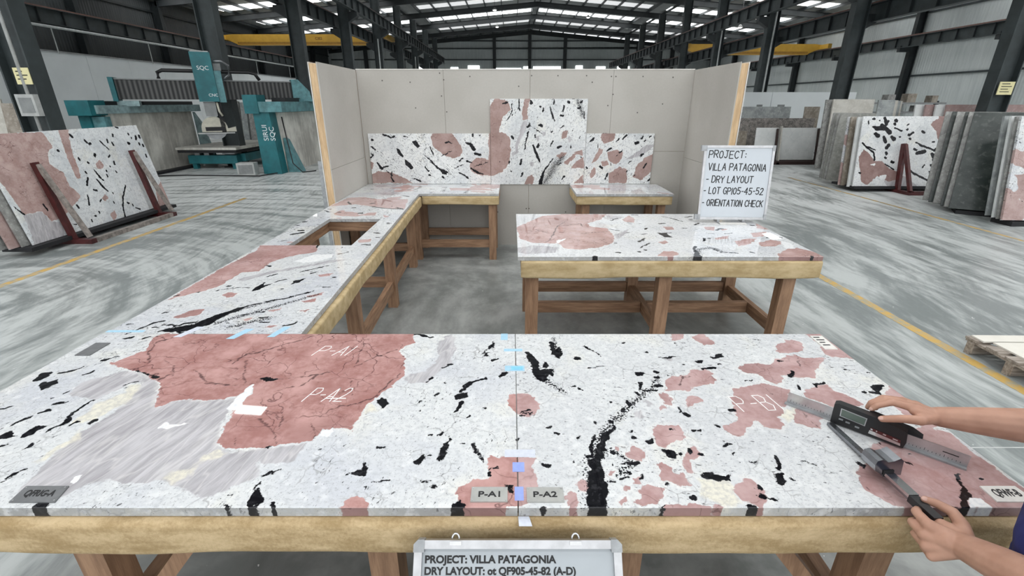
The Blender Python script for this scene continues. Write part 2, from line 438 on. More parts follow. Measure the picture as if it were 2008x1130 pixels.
LAYERS = {'p': 'pink', 'g': 'grey', 'k': 'black', 's': 'spray', 'v': 'vein', 'c': 'white', 'y': 'cream'}
def fields(xy, feats):
    """signed distance (inside > 0) to every traced patch, per layer"""
    N = len(xy)
    rs = np.random.RandomState(11); xy = xy.copy(); sh = np.zeros_like(xy)
    for wl_, am in ((.16, .0035), (.07, .0030), (.035, .0024), (.018, .0016)):
        for _ in range(5):
            t_ = rs.uniform(0, 2 * PI); kv = np.array([math.cos(t_), math.sin(t_)]) * 2 * PI / (wl_ * rs.uniform(.75, 1.3)); p_ = rs.uniform(0, 2 * PI, 2)
            ph = xy @ kv; sh[:, 0] += am * .5 * np.sin(ph + p_[0]); sh[:, 1] += am * .5 * np.sin(ph + p_[1])
    xy += sh
    out = {v: np.full(N, -.15 if v != 'spray' else 0.0) for v in LAYERS.values()}
    for kind, typ, pts in feats:
        A = np.array(pts, float)
        lay = out[LAYERS[kind]]
        r = A[:, 2].max() if typ == 'st' else 0
        mg = r + (.0 if kind == 's' else .06)
        lo = A[:, :2].min(0) - mg; hi = A[:, :2].max(0) + mg
        idx = np.nonzero(((xy >= lo) & (xy <= hi)).all(1))[0]
        if len(idx) == 0: continue
        Q = xy[idx]
        if typ == 'poly':
            d2 = np.full(len(Q), 1e9); ins = np.zeros(len(Q), bool)
            B = np.roll(A, -1, 0)
            for a, b in zip(A, B):
                ab = b - a; t = np.clip(((Q - a) @ ab) / max(ab @ ab, 1e-12), 0, 1)
                d2 = np.minimum(d2, ((Q - a - t[:, None] * ab) ** 2).sum(1))
                cond = (a[1] > Q[:, 1]) != (b[1] > Q[:, 1])
                xi = (b[0] - a[0]) * (Q[:, 1] - a[1]) / (b[1] - a[1] if b[1] != a[1] else 1e-12) + a[0]
                ins ^= cond & (Q[:, 0] < xi)
            d = np.sqrt(d2) * np.where(ins, 1, -1)
        else:
            d = np.full(len(Q), -9.0)
            S = list(zip(A[:-1], A[1:])) if len(A) > 1 else [(A[0], A[0])]
            for a, b in S:
                ab = b[:2] - a[:2]; t = np.clip(((Q - a[:2]) @ ab) / max(ab @ ab, 1e-12), 0, 1)
                dist = np.sqrt(((Q - a[:2] - t[:, None] * ab) ** 2).sum(1)); rr = a[2] + t * (b[2] - a[2])
                d = np.maximum(d, (1 - dist / rr) if kind == 's' else rr - dist)
        lay[idx] = np.maximum(lay[idx], d)
    return out

def slab(name, m, xs, ys, th, feats=(), step=.02, keep=None, warp=None, parent=None, edge=None):
    """polished slab: top at z=0, gridded so the traced patches can live on its vertices; xs, ys = break lines"""
    def lines(br):
        L = [br[0]]
        for a, b in zip(br, br[1:]):
            k = max(1, int(round((b - a) / step)))
            L += [a + (b - a) * i / k for i in range(1, k + 1)]
        return np.array(L)
    X = lines(xs); Y = lines(ys)
    nx, ny = len(X), len(Y)
    mask = np.ones((ny - 1, nx - 1), bool)
    if keep:
        cx = (X[1:] + X[:-1]) / 2; cy = (Y[1:] + Y[:-1]) / 2
        mask = np.array([[keep(a, b) for a in cx] for b in cy])
    idx = -np.ones((ny, nx), int)
    used = np.zeros((ny, nx), bool)
    used[:-1, :-1] |= mask; used[1:, :-1] |= mask; used[:-1, 1:] |= mask; used[1:, 1:] |= mask
    idx[used] = np.arange(used.sum())
    GX, GY = np.meshgrid(X, Y)
    xy = np.stack([GX[used], GY[used]], 1)
    if warp is not None: xy = np.array([warp(a, b) for a, b in xy])
    nt = len(xy)
    j, i = np.nonzero(mask)
    top = np.stack([idx[j, i], idx[j, i+1], idx[j+1, i+1], idx[j+1, i]], 1)
    pad = np.zeros((ny + 1, nx + 1), bool); pad[1:-1, 1:-1] = mask
    ed = []; outn = {}
    for jj, ii in zip(j, i):
        for (dj, di, a, b, nv) in ((-1, 0, (jj, ii), (jj, ii+1), (0, -1)), (1, 0, (jj+1, ii+1), (jj+1, ii), (0, 1)), (0, -1, (jj+1, ii), (jj, ii), (-1, 0)), (0, 1, (jj, ii+1), (jj+1, ii+1), (1, 0))):
            if not pad[jj + 1 + dj, ii + 1 + di]:
                va, vb = idx[a], idx[b]; ed.append((va, vb))
                for v in (va, vb): outn.setdefault(v, set()).add(nv)
    bl = sorted(outn); bid = {v: k for k, v in enumerate(bl)}
    nb = len(bl)
    bxy = xy[bl]
    off = np.array([np.sum(list(outn[v]), axis=0) for v in bl], float)
    ch = .0018
    inner = bxy - off * ch
    xy2 = xy.copy(); xy2[bl] = inner
    co = np.concatenate([np.c_[xy2, np.zeros(nt)], np.c_[bxy, np.full(nb, -ch)], np.c_[bxy, np.full(nb, -th)]])
    faces = top.tolist()
    # underside as a copy of the top grid corner verts would double the mesh: close it with quads from the same cells
    bot = np.c_[xy, np.full(nt, -th)]
    base_b = len(co)
    co = np.concatenate([co, bot])
    faces += (top[:, ::-1] + base_b).tolist()
    for va, vb in ed:
        a, b = bid[va], bid[vb]
        faces.append((va, nt + a, nt + b, vb)); faces.append((nt + a, nt + nb + a, nt + nb + b, nt + b))
        faces.append((nt + nb + a, base_b + va, base_b + vb, nt + nb + b))
    me = bpy.data.meshes.new(name)
    me.from_pydata(co.tolist(), [], faces)
    F = fields(xy, feats)
    for k, v in F.items():
        at = me.attributes.new(k, 'FLOAT', 'POINT')
        full = np.concatenate([v, v[bl], v[bl], v]).astype(np.float32)
        at.data.foreach_set('value', full)
    o = link(name, me, m, parent)
    if edge:
        me.materials.append(edge)
        mi = np.zeros(len(me.polygons), np.int32); mi[-3 * len(ed):] = np.tile([0, 1, 1], len(ed)); me.polygons.foreach_set('material_index', mi)
    me.update()
    return o

def frame(o, O, U, V):
    U = Vector(U).normalized(); V = Vector(V); V = (V - U * V.dot(U)).normalized(); Nn = U.cross(V)
    o.matrix_world = Matrix(((U.x, V.x, Nn.x, O[0]), (U.y, V.y, Nn.y, O[1]), (U.z, V.z, Nn.z, O[2]), (0, 0, 0, 1)))
    return o
# ------------------------------------------------------------------ the hall
XL, XR, Y0, Y1 = -24.0, 26.0, -3.0, 68.0
RX, RZ, SL = 2.4, 10.75, .085
def roof_z(x): return RZ - SL * abs(x - RX)
tag(MB().box((XL, -14, -.2), (XR, Y1, 0)).build('floor', M_floor), kind='structure')
# roof: sheeting with purlins and rafters as its parts
mb = MB()
mb.hexa([(XL, Y0, roof_z(XL)), (RX, Y0, RZ), (RX, Y1, RZ), (XL, Y1, roof_z(XL)), (XL, Y0, roof_z(XL)+.08), (RX, Y0, RZ+.08), (RX, Y1, RZ+.08), (XL, Y1, roof_z(XL)+.08)])
mb.hexa([(RX, Y0, RZ), (XR, Y0, roof_z(XR)), (XR, Y1, roof_z(XR)), (RX, Y1, RZ), (RX, Y0, RZ+.08), (XR, Y0, roof_z(XR)+.08), (XR, Y1, roof_z(XR)+.08), (RX, Y1, RZ+.08)])
ceiling = tag(mb.build('ceiling', M_roof), kind='structure')
x = XL + .6
while x < XR:
    if abs(x - RX) > .3:
        z = roof_z(x)
        MB().box((x - .035, Y0, z - .22), (x + .035, Y1, z - .03)).build('purlin', M_steel2, ceiling)
    x += 1.5
for dx in (-.25, .25):
    MB().box((RX + dx - .035, Y0, roof_z(RX+dx) - .22), (RX + dx + .035, Y1, roof_z(RX+dx) - .03)).build('purlin', M_steel2, ceiling)
LY = [9.6, 16.0, 22.4, 29.0, 35.8, 42.5, 49.1, 55.7, 62.2]
RYs = [13.75 + 6.56 * k for k in range(9)]
frames = [3.0] + LY
def rafter(y, x0, x1):
    z0, z1 = roof_z(x0) - .22, roof_z(x1) - .22
    mb = MB()
    for (b, t, w) in ((-.42, -.39, .11), (-.39, -.03, .02), (-.03, 0, .11)):
        mb.hexa([(x0, y-w, z0+b), (x1, y-w, z1+b), (x1, y+w, z1+b), (x0, y+w, z0+b), (x0, y-w, z0+t), (x1, y-w, z1+t), (x1, y+w, z1+t), (x0, y+w, z0+t)])
    return mb.build('rafter', M_steel, ceiling)
for y in frames:
    rafter(y, XL + .3, RX); rafter(y, RX, XR - .3)
rafter(67.6, XL + .3, RX); rafter(67.6, RX, XR - .3)
# roof lights: translucent strips under the sheeting; nearer unseen rows added for light
wi = 0
strips = []
full = ((-22.5, -10.2), (-8.3, 2.0), (2.8, 12.4), (14.0, 25.0))
for y in (.0, 4.3, 7.9): strips += [(a, b, y, M_sky) for a, b in full]  # unseen rows overhead, added to light the benches and floor
for y in (14.6, 21.0): strips += [(-23.4, -19.4, y, M_sky), (16.5, 25.0, y, M_sky)]  # unseen side strips, added to brighten the aisles
strips.append((-9.5, -8.47, 13.5, M_glintsky))  # unseen panel placed to mirror as a glint in the front slab
for y in (27.6, 34.4): strips += [(-23.4, -19.6, y, M_sky), (14.0, 25.0, y, M_sky)] + [(a, b, y, M_sky) for a, b in full[1:3]]  # unseen rows, added to brighten the deeper hall
strips.append((-12.6, -10.3, 32.4, M_sky))
for y, m0, m1 in ((41.1, M_sky, M_skydim), (47.7, M_sky, M_skydim), (54.3, M_sky, M_sky), (60.8, M_skydim, M_skydim)):
    strips += [(a, b, y, m1 if 0 < k < 3 else m0) for k, (a, b) in enumerate(full)]
for (x0, x1, cc, m) in strips:
    wi += 1
    mb = MB(); h = .80 if cc != 13.5 else .22
    za, zb = roof_z(x0) - .015, roof_z(x1) - .015
    mb.hexa([(x0, cc-h, za-.01), (x1, cc-h, zb-.01), (x1, cc+h, zb-.01), (x0, cc+h, za-.01), (x0, cc-h, za), (x1, cc-h, zb), (x1, cc+h, zb), (x0, cc+h, za)])
    tag(mb.build('window_%d' % wi, m), kind='structure')
# side and end walls with posts and girts
wl = tag(MB().box((XL - .1, Y0, 0), (XL, Y1, roof_z(XL))).build('wall_left', M_wallshade), kind='structure')
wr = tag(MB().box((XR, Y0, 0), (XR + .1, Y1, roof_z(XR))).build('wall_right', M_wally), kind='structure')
mb = MB()
mb.hexa([(XL, Y1, 0), (XR, Y1, 0), (XR, Y1+.1, 0), (XL, Y1+.1, 0), (XL, Y1, roof_z(XL)), (XR, Y1, roof_z(XR)), (XR, Y1+.1, roof_z(XR)), (XL, Y1+.1, roof_z(XL))])
mb.hexa([(XL, Y1, roof_z(XL)), (RX, Y1, roof_z(XL)), (RX, Y1+.1, roof_z(XL)), (XL, Y1+.1, roof_z(XL)), (RX-.01, Y1, RZ), (RX, Y1, RZ), (RX, Y1+.1, RZ), (RX-.01, Y1+.1, RZ)])
mb.hexa([(RX, Y1, roof_z(XR)-.3), (XR, Y1, roof_z(XR)-.3), (XR, Y1+.1, roof_z(XR)-.3), (RX, Y1+.1, roof_z(XR)-.3), (RX, Y1, RZ), (RX+.01, Y1, RZ), (RX+.01, Y1+.1, RZ), (RX, Y1+.1, RZ)])
wb_ = tag(mb.build('wall_back', M_wallx), kind='structure')
for y in LY + [3.2]:
    mb = MB()
    for (a, b, w) in ((.06, .10, .14), (.10, .50, .02), (.50, .54, .14)): mb.box((XL + a, y - w, 0), (XL + b, y + w, roof_z(XL) - .3))
    mb.build('wall_post', M_steel, wl)
for y in RYs + [7.2]:
    mb = MB()
    for (a, b, w) in ((.06, .10, .14), (.10, .50, .02), (.50, .54, .14)): mb.box((XR - b, y - w, 0), (XR - a, y + w, roof_z(XR) - .3))
    mb.box((XR - 1.2, y - .12, 5.0), (XR - .5, y + .12, 5.35))
    mb.build('wall_post', M_steel, wr)
for z in (2.2, 4.1, 6.4, 7.6):
    MB().box((XL, Y0, z - .06), (XL + .12, Y1, z + .06)).build('girt', M_steel, wl)
for z in (3.6, 5.4, 7.2):
    MB().box((XR - .10, Y0, z - .05), (XR, Y1, z + .05)).build('girt', M_steel2, wr)
for xx in (-19, -14.2, -2.2, 2.4, 7.0, 16.5, 21.0):
    mb = MB()
    mb.box((xx - .2, Y1 - .5, 0), (xx + .2, Y1 - .02, roof_z(xx) - .5)); mb.build('wall_post', M_steel, wb_)
for z in (7.2, 8.5, 9.4):
    hw = min(26, (RZ - .4 - z) / SL)
    MB().box((max(XL, RX - hw), Y1 - .12, z - .07), (min(XR, RX + hw), Y1 - .005, z + .07)).build('girt', M_steel2, wb_)
for (x0, x1, z1) in ((-12.4, -11.6, 6.35), (-8.0, -7.0, 6.3), (-5.7, -4.2, 6.5), (-2.0, 1.3, 6.2), (1.6, 2.2, 6.4), (2.9, 6.5, 6.4), (8.5, 9.4, 6.5), (11.2, 12.4, 6.4), (14, 15.6, 6.4), (17.5, 19.5, 6.4)):
    wi += 1
    f = tag(MB().box((x0, Y1 - .05, 5.3), (x1, Y1 - .01, z1)).build('window_%d' % wi, M_win), kind='structure')
# white lining along the left side, and a lower white screen at the far right
part = thing('partition_wall', 'long white panelled partition along the left side of the hall, shaded sheeting above', 'partition', (XL + 1.0, 0, 0))
k = 0
yy = 4.0
while yy < 66:
    MB().box((-.06, yy, 0), (.06, yy + 2.98, 4.35)).build('panel', M_white, part, bevel=.006); yy += 3.0
MB().box((-.08, 4.0, 4.35), (.10, yy, 4.42)).build('capping', M_gal, part)

# ------------------------------------------------------------------ columns
def column(x, y, face, label, top, corb, w=.55, d=.34):
    t = thing('steel_column', label, 'column', (x, y, 0), 0)
    mb = MB(); h = w / 2; tf = .03
    mb.box((-h, -d/2, 0), (-h + tf, d/2, top)); mb.box((h - tf, -d/2, 0), (h, d/2, top)); mb.box((-h + tf, -.012, 0), (h - tf, .012, top))
    mb.build('shaft', M_steel2, t)
    MB().box((-h - .08, -d/2 - .08, 0), (h + .08, d/2 + .08, .035)).build('base_plate', M_steel, t)
    for side, z in corb:
        mb = MB(); a = h * side; b = (h + .50) * side
        v = [(a, z), (b, z), (b, z - .20), (a, z - .50)]
        if side < 0: v = v[::-1]
        MM = Matrix(((1, 0, 0, 0), (0, 0, 1, 0), (0, 1, 0, 0), (0, 0, 0, 1)))
        mb.prism(v, -d/2, d/2, MM); mb.build('corbel', M_steel, t)
    return t
for k, y in enumerate(LY):
    t = column(-9.1, y, 1, 'dark steel column of the left row, %s from the camera' % ORD[k], roof_z(-9.1) - .7, ((1, 6.55), (-1, 5.75)))
    if k == 0:
        MB().tube([(.10, -.19, 0.1), (.10, -.19, 8.9)], .03).build('conduit', M_pvc, t)
    if k in (4, 6):
        MB().tube([(.05, -.19, 0.1), (.05, -.19, 6.0)], .045).build('downpipe', M_pipe, t)
for k, y in enumerate(RYs[:8]):
    t = column(13.2, y, -1, 'dark steel column of the right row, %s from the camera' % ORD[k], roof_z(13.2) - .7, ((-1, 6.0), (1, 5.1)))
    if k in (2, 3):
        MB().tube([(.05, -.19, 0.1), (.05, -.19, 6.6)], .045).build('downpipe', M_pipe, t)
# notices and the switch box on the near columns
nt = thing('column_notice', 'pale yellow notice on the nearest left column above the switch box', 'notice', (-8.98, 9.41, 2.45))
MB().box((-.14, -.008, -.14), (.14, .008, .14)).build('sheet', M_notice, nt); sheet_ = nt.children[0]
for k, w in enumerate((.12, .2, .16)):
    MB().box((-.10, -.010, .07 - .065 * k), (-.10 + w, -.008, .088 - .065 * k)).build('print_line', M_ink, sheet_)
sb = thing('switch_box', 'light grey electrical box on the nearest left column', 'electrical box', (-9.0, 9.36, 1.95))
MB().box((-.17, -.05, -.19), (.17, .06, .19)).build('housing', M_pvc, sb, bevel=.012)
MB().box((-.12, -.056, -.13), (.12, -.05, .13)).build('cover', M_grey, sb)
nt = thing('column_notice', 'pale yellow notice on the nearest right column behind the dark slabs', 'notice', (13.2, 13.55, 2.35))
MB().box((-.20, -.008, -.16), (.20, .008, .16)).build('sheet', M_notice, nt); sheet_ = nt.children[0]
for k, w in enumerate((.22, .28, .2, .25)):
    MB().box((-.14, -.010, .10 - .065 * k), (-.14 + w, -.008, .118 - .065 * k)).build('print_line', M_ink, sheet_)

# ------------------------------------------------------------------ crane runways
def runway(x, ztop, y0, y1, label, h=.62, step=1.1):
    t = thing('crane_runway', label, 'crane beam', (x, y0, ztop))
    mb = MB(); L = y1 - y0
    mb.box((-.15, 0, -.03), (.15, L, 0)); mb.box((-.012, 0, -h + .03), (.012, L, -.03)); mb.box((-.13, 0, -h), (.13, L, -h + .03))
    mb.build('girder', M_steel2, t)
    mb = MB(); y = .4
    while y < L:
        mb.box((-.11, y - .012, -h + .03), (.11, y + .012, -.03)); y += step
    mb.build('stiffeners', M_steel, t)['kind'] = 'stuff'
    MB().box((-.04, 0, 0), (.04, L, .08)).build('rail', M_rail, t)
    return t
runway(-8.55, 7.2, 3, 66, 'crane runway beam with rusty rail on the left row of columns, nave side')
runway(-9.65, 6.4, 3, 66, 'lower crane runway beam on the outer side of the left columns')
runway(12.6, 6.65, 7, 66, 'crane runway beam with rusty rail on the right row of columns, nave side')
runway(13.75, 5.45, 7, 66, 'lower crane runway beam on the outer side of the right columns')
runway(-22.9, 6.3, 3, 66, 'crane runway beam with reddish rail along the left outer wall', h=.7, step=1.4)
runway(24.9, 5.83, 7, 66, 'crane runway beam with reddish rail along the right outer wall', h=.6)
pp = thing('pipe_run', 'long pale grey pipe hung below the left outer crane runway', 'pipe', (-22.6, 3, 5.45))
MB().tube([(0, 0, 0), (0, 60, 0)], .06).build('pipe', M_pipe, pp)
for k in range(9): MB().bar((0, 3.2 + 6.6 * k, -1.2), (0, 3.2 + 6.6 * k, .0), .035, .035).build('drop', M_pipe, pp)

def crane(xa, xb, y, z, label, mark, tx):
    t = thing('bridge_crane', label, 'crane', (0, y, z))
    e = 1.1
    mb = MB()
    prof = [(xa, .15), (xa + e, -.33), (xb - e, -.33), (xb, .15), (xb, .33), (xb - e * .6, .40), (xa + e * .6, .40), (xa, .33)]
    MM = Matrix(((1, 0, 0, 0), (0, 0, 1, 0), (0, 1, 0, 0), (0, 0, 0, 1)))
    mb.prism(prof, -.2, .2, MM); gd = mb.build('girder', M_yellow, t)
    MB().box((xa + e, -.30, -.36), (xb - e, .30, -.33)).build('lower_flange', M_yellow, t)
    MB().box((xa + e, -.215, -.33), (xb - e, -.2, -.14)).build('web_shade_strip', M_yellowshade, t)  # darker strip that paints shade along the lower web
    for xx in (xa + .1, xb - .1):
        MB().box((xx - .14, -1.3, .0), (xx + .14, 1.3, .32)).build('end_carriage', M_yellow, t, bevel=.03)
    if mark: text_mesh('marking', mark, .26, M_red, gd, Matrix.Translation((tx, -.206, .02)) @ Matrix.Rotation(PI/2, 4, 'X'), .002)
    return t
crane(-22.9, -9.65, 42.0, 6.62, 'yellow overhead crane spanning the left aisle', 'C3E2', -15.6)
crane(13.75, 24.9, 42.0, 5.93, 'ochre yellow overhead crane spanning the right aisle', '', 0)
# small high-bay lamps
for (x, y, z, lab) in ((-1.4, 45, 9.2, 'small white high-bay lamp under the left roof slope, upper one'), (-1.5, 56, 9.4, 'small white high-bay lamp under the left roof slope, lower one'),
                       (7.2, 50, 9.4, 'small white high-bay lamp under the right roof slope of the nave'), (-14.6, 40, 7.9, 'small white high-bay lamp above the left yellow crane'), (17.7, 41, 7.4, 'small white high-bay lamp above the right yellow crane')):
    t = thing('high_bay_lamp', lab, 'lamp', (x, y, z), group='high-bay lamps')
    MB().tube([(0, 0, .15), (0, 0, roof_z(x) - z - .1)], .012, 6).build('cord', M_black, t)
    MB().tube([(0, 0, 0), (0, 0, .12), (0, 0, .2)], [.22, .12, .05], 14).build('lamp_shade', M_pvc, t)
    MB().ball((0, 0, 0), .15, sz=.5).build('lamp_glow', M_lamp, t)
# painted lines on the floor
for i, (x, ya, yb, w) in enumerate(((-5.98, 1.5, 10.5, .10), (3.82, .5, 6.4, .10), (7.95, 4.0, 13.6, .07))):
    tag(MB().box((x - w/2, ya, 0), (x + w/2, yb, .002)).build('trim_%d' % (i + 1), M_line), kind='structure')
tag(MB().box((1.7, 2.33, 0), (7.5, 2.338, .0015)).build('trim_4', plain('pale_floor_joint', (.5, .51, .5), .7)), kind='structure')

# ------------------------------------------------------------------ the plasterboard mock-up
mk = thing('plasterboard_booth', 'three-sided grey plasterboard mock-up wall with exposed pine end studs', 'mock-up wall', (0, 0, 0))
bx = [-2.06, -.905, .25, 1.36, 2.43]
for k, (a, b) in enumerate(zip(bx, bx[1:])):
    if k == 3:
        MB().box((a + .003, 6.8, 0), (b, 6.815, 1.36)).build('board', M_board, mk); MB().box((a + .003, 6.8, 1.363), (b, 6.815, 2.4)).build('board', M_board, mk)
    else:
        MB().box((a + .003, 6.8, 0), (b, 6.815, 2.4)).build('board', M_board, mk)
MB().box((-2.16, 6.816, 0), (2.53, 6.90, 2.385)).build('back_frame', M_stud, mk)
for s, xi, xo in ((-1, -2.06, -2.16), (1, 2.43, 2.53)):
    lo, hi = min(xi, xo), max(xi, xo)
    a, b = (lo, lo + .012) if s > 0 else (hi - .012, hi)
    MB().box((a, 5.47, 0), (b, 6.797, 1.28)).build('side_board', M_board, mk)
    MB().box((a, 5.47, 1.283), (b, 6.797, 2.4)).build('side_board', M_board, mk)
    a, b = (hi - .010, hi) if s > 0 else (lo, lo + .010)
    MB().box((a, 5.47, 0), (b, 6.90, 2.4)).build('outer_board', M_boardedge, mk)
    MB().box((lo + .0125, 5.475, 0), (hi - .0125, 5.52, 2.385)).build('end_stud', M_stud, mk, bevel=.003)
    MB().box((lo + .0125, 5.52, 2.34), (hi - .0125, 6.81, 2.385)).build('top_plate', M_stud, mk)
    MB().box((lo + .0125, 6.74, 0), (hi - .0125, 6.80, 2.34)).build('corner_stud', M_stud, mk)
MB().box((-2.06, 6.795, 2.4), (2.43, 6.90, 2.412)).build('top_edge_strip', M_boardedge, mk)
mb = MB()
for (x, z) in [(-1.72, 2.27), (-1.35, 2.25), (-.95, 2.36), (-.90, 2.28), (-.94, 2.08), (-1.3, 1.93), (-.55, 2.32), (-.88, 1.88), (.27, 2.33), (.62, 2.33), (1.0, 2.33), (1.33, 2.32), (1.08, 2.25), (1.39, 2.32), (1.37, 2.1), (1.31, 1.96), (1.75, 2.32), (2.15, 2.31), (2.05, 1.98), (1.72, 1.87), (1.28, 1.6), (1.31, 1.6), (1.7, 1.58), (.1, 2.2), (.22, .55), (.26, .55), (.8, .5), (-.2, .5)]:
    mb.tube([(x, 6.7975, z), (x, 6.801, z)], .009, 8)
s = mb.build('screw_heads', M_screw, mk); s['kind'] = 'stuff'
pr = thing('prop_post', 'grey steel angle post standing against the left pine stud', 'post', (-2.235, 5.62, 0))
mb = MB(); mb.box((-.03, -.004, .012), (.03, .004, 1.36)); mb.box((-.03, .004, .012), (-.022, .06, 1.36)); mb.build('angle', M_aludull, pr)
MB().box((-.06, -.05, 0), (.06, .09, .012)).build('foot_plate', M_aludull, pr)
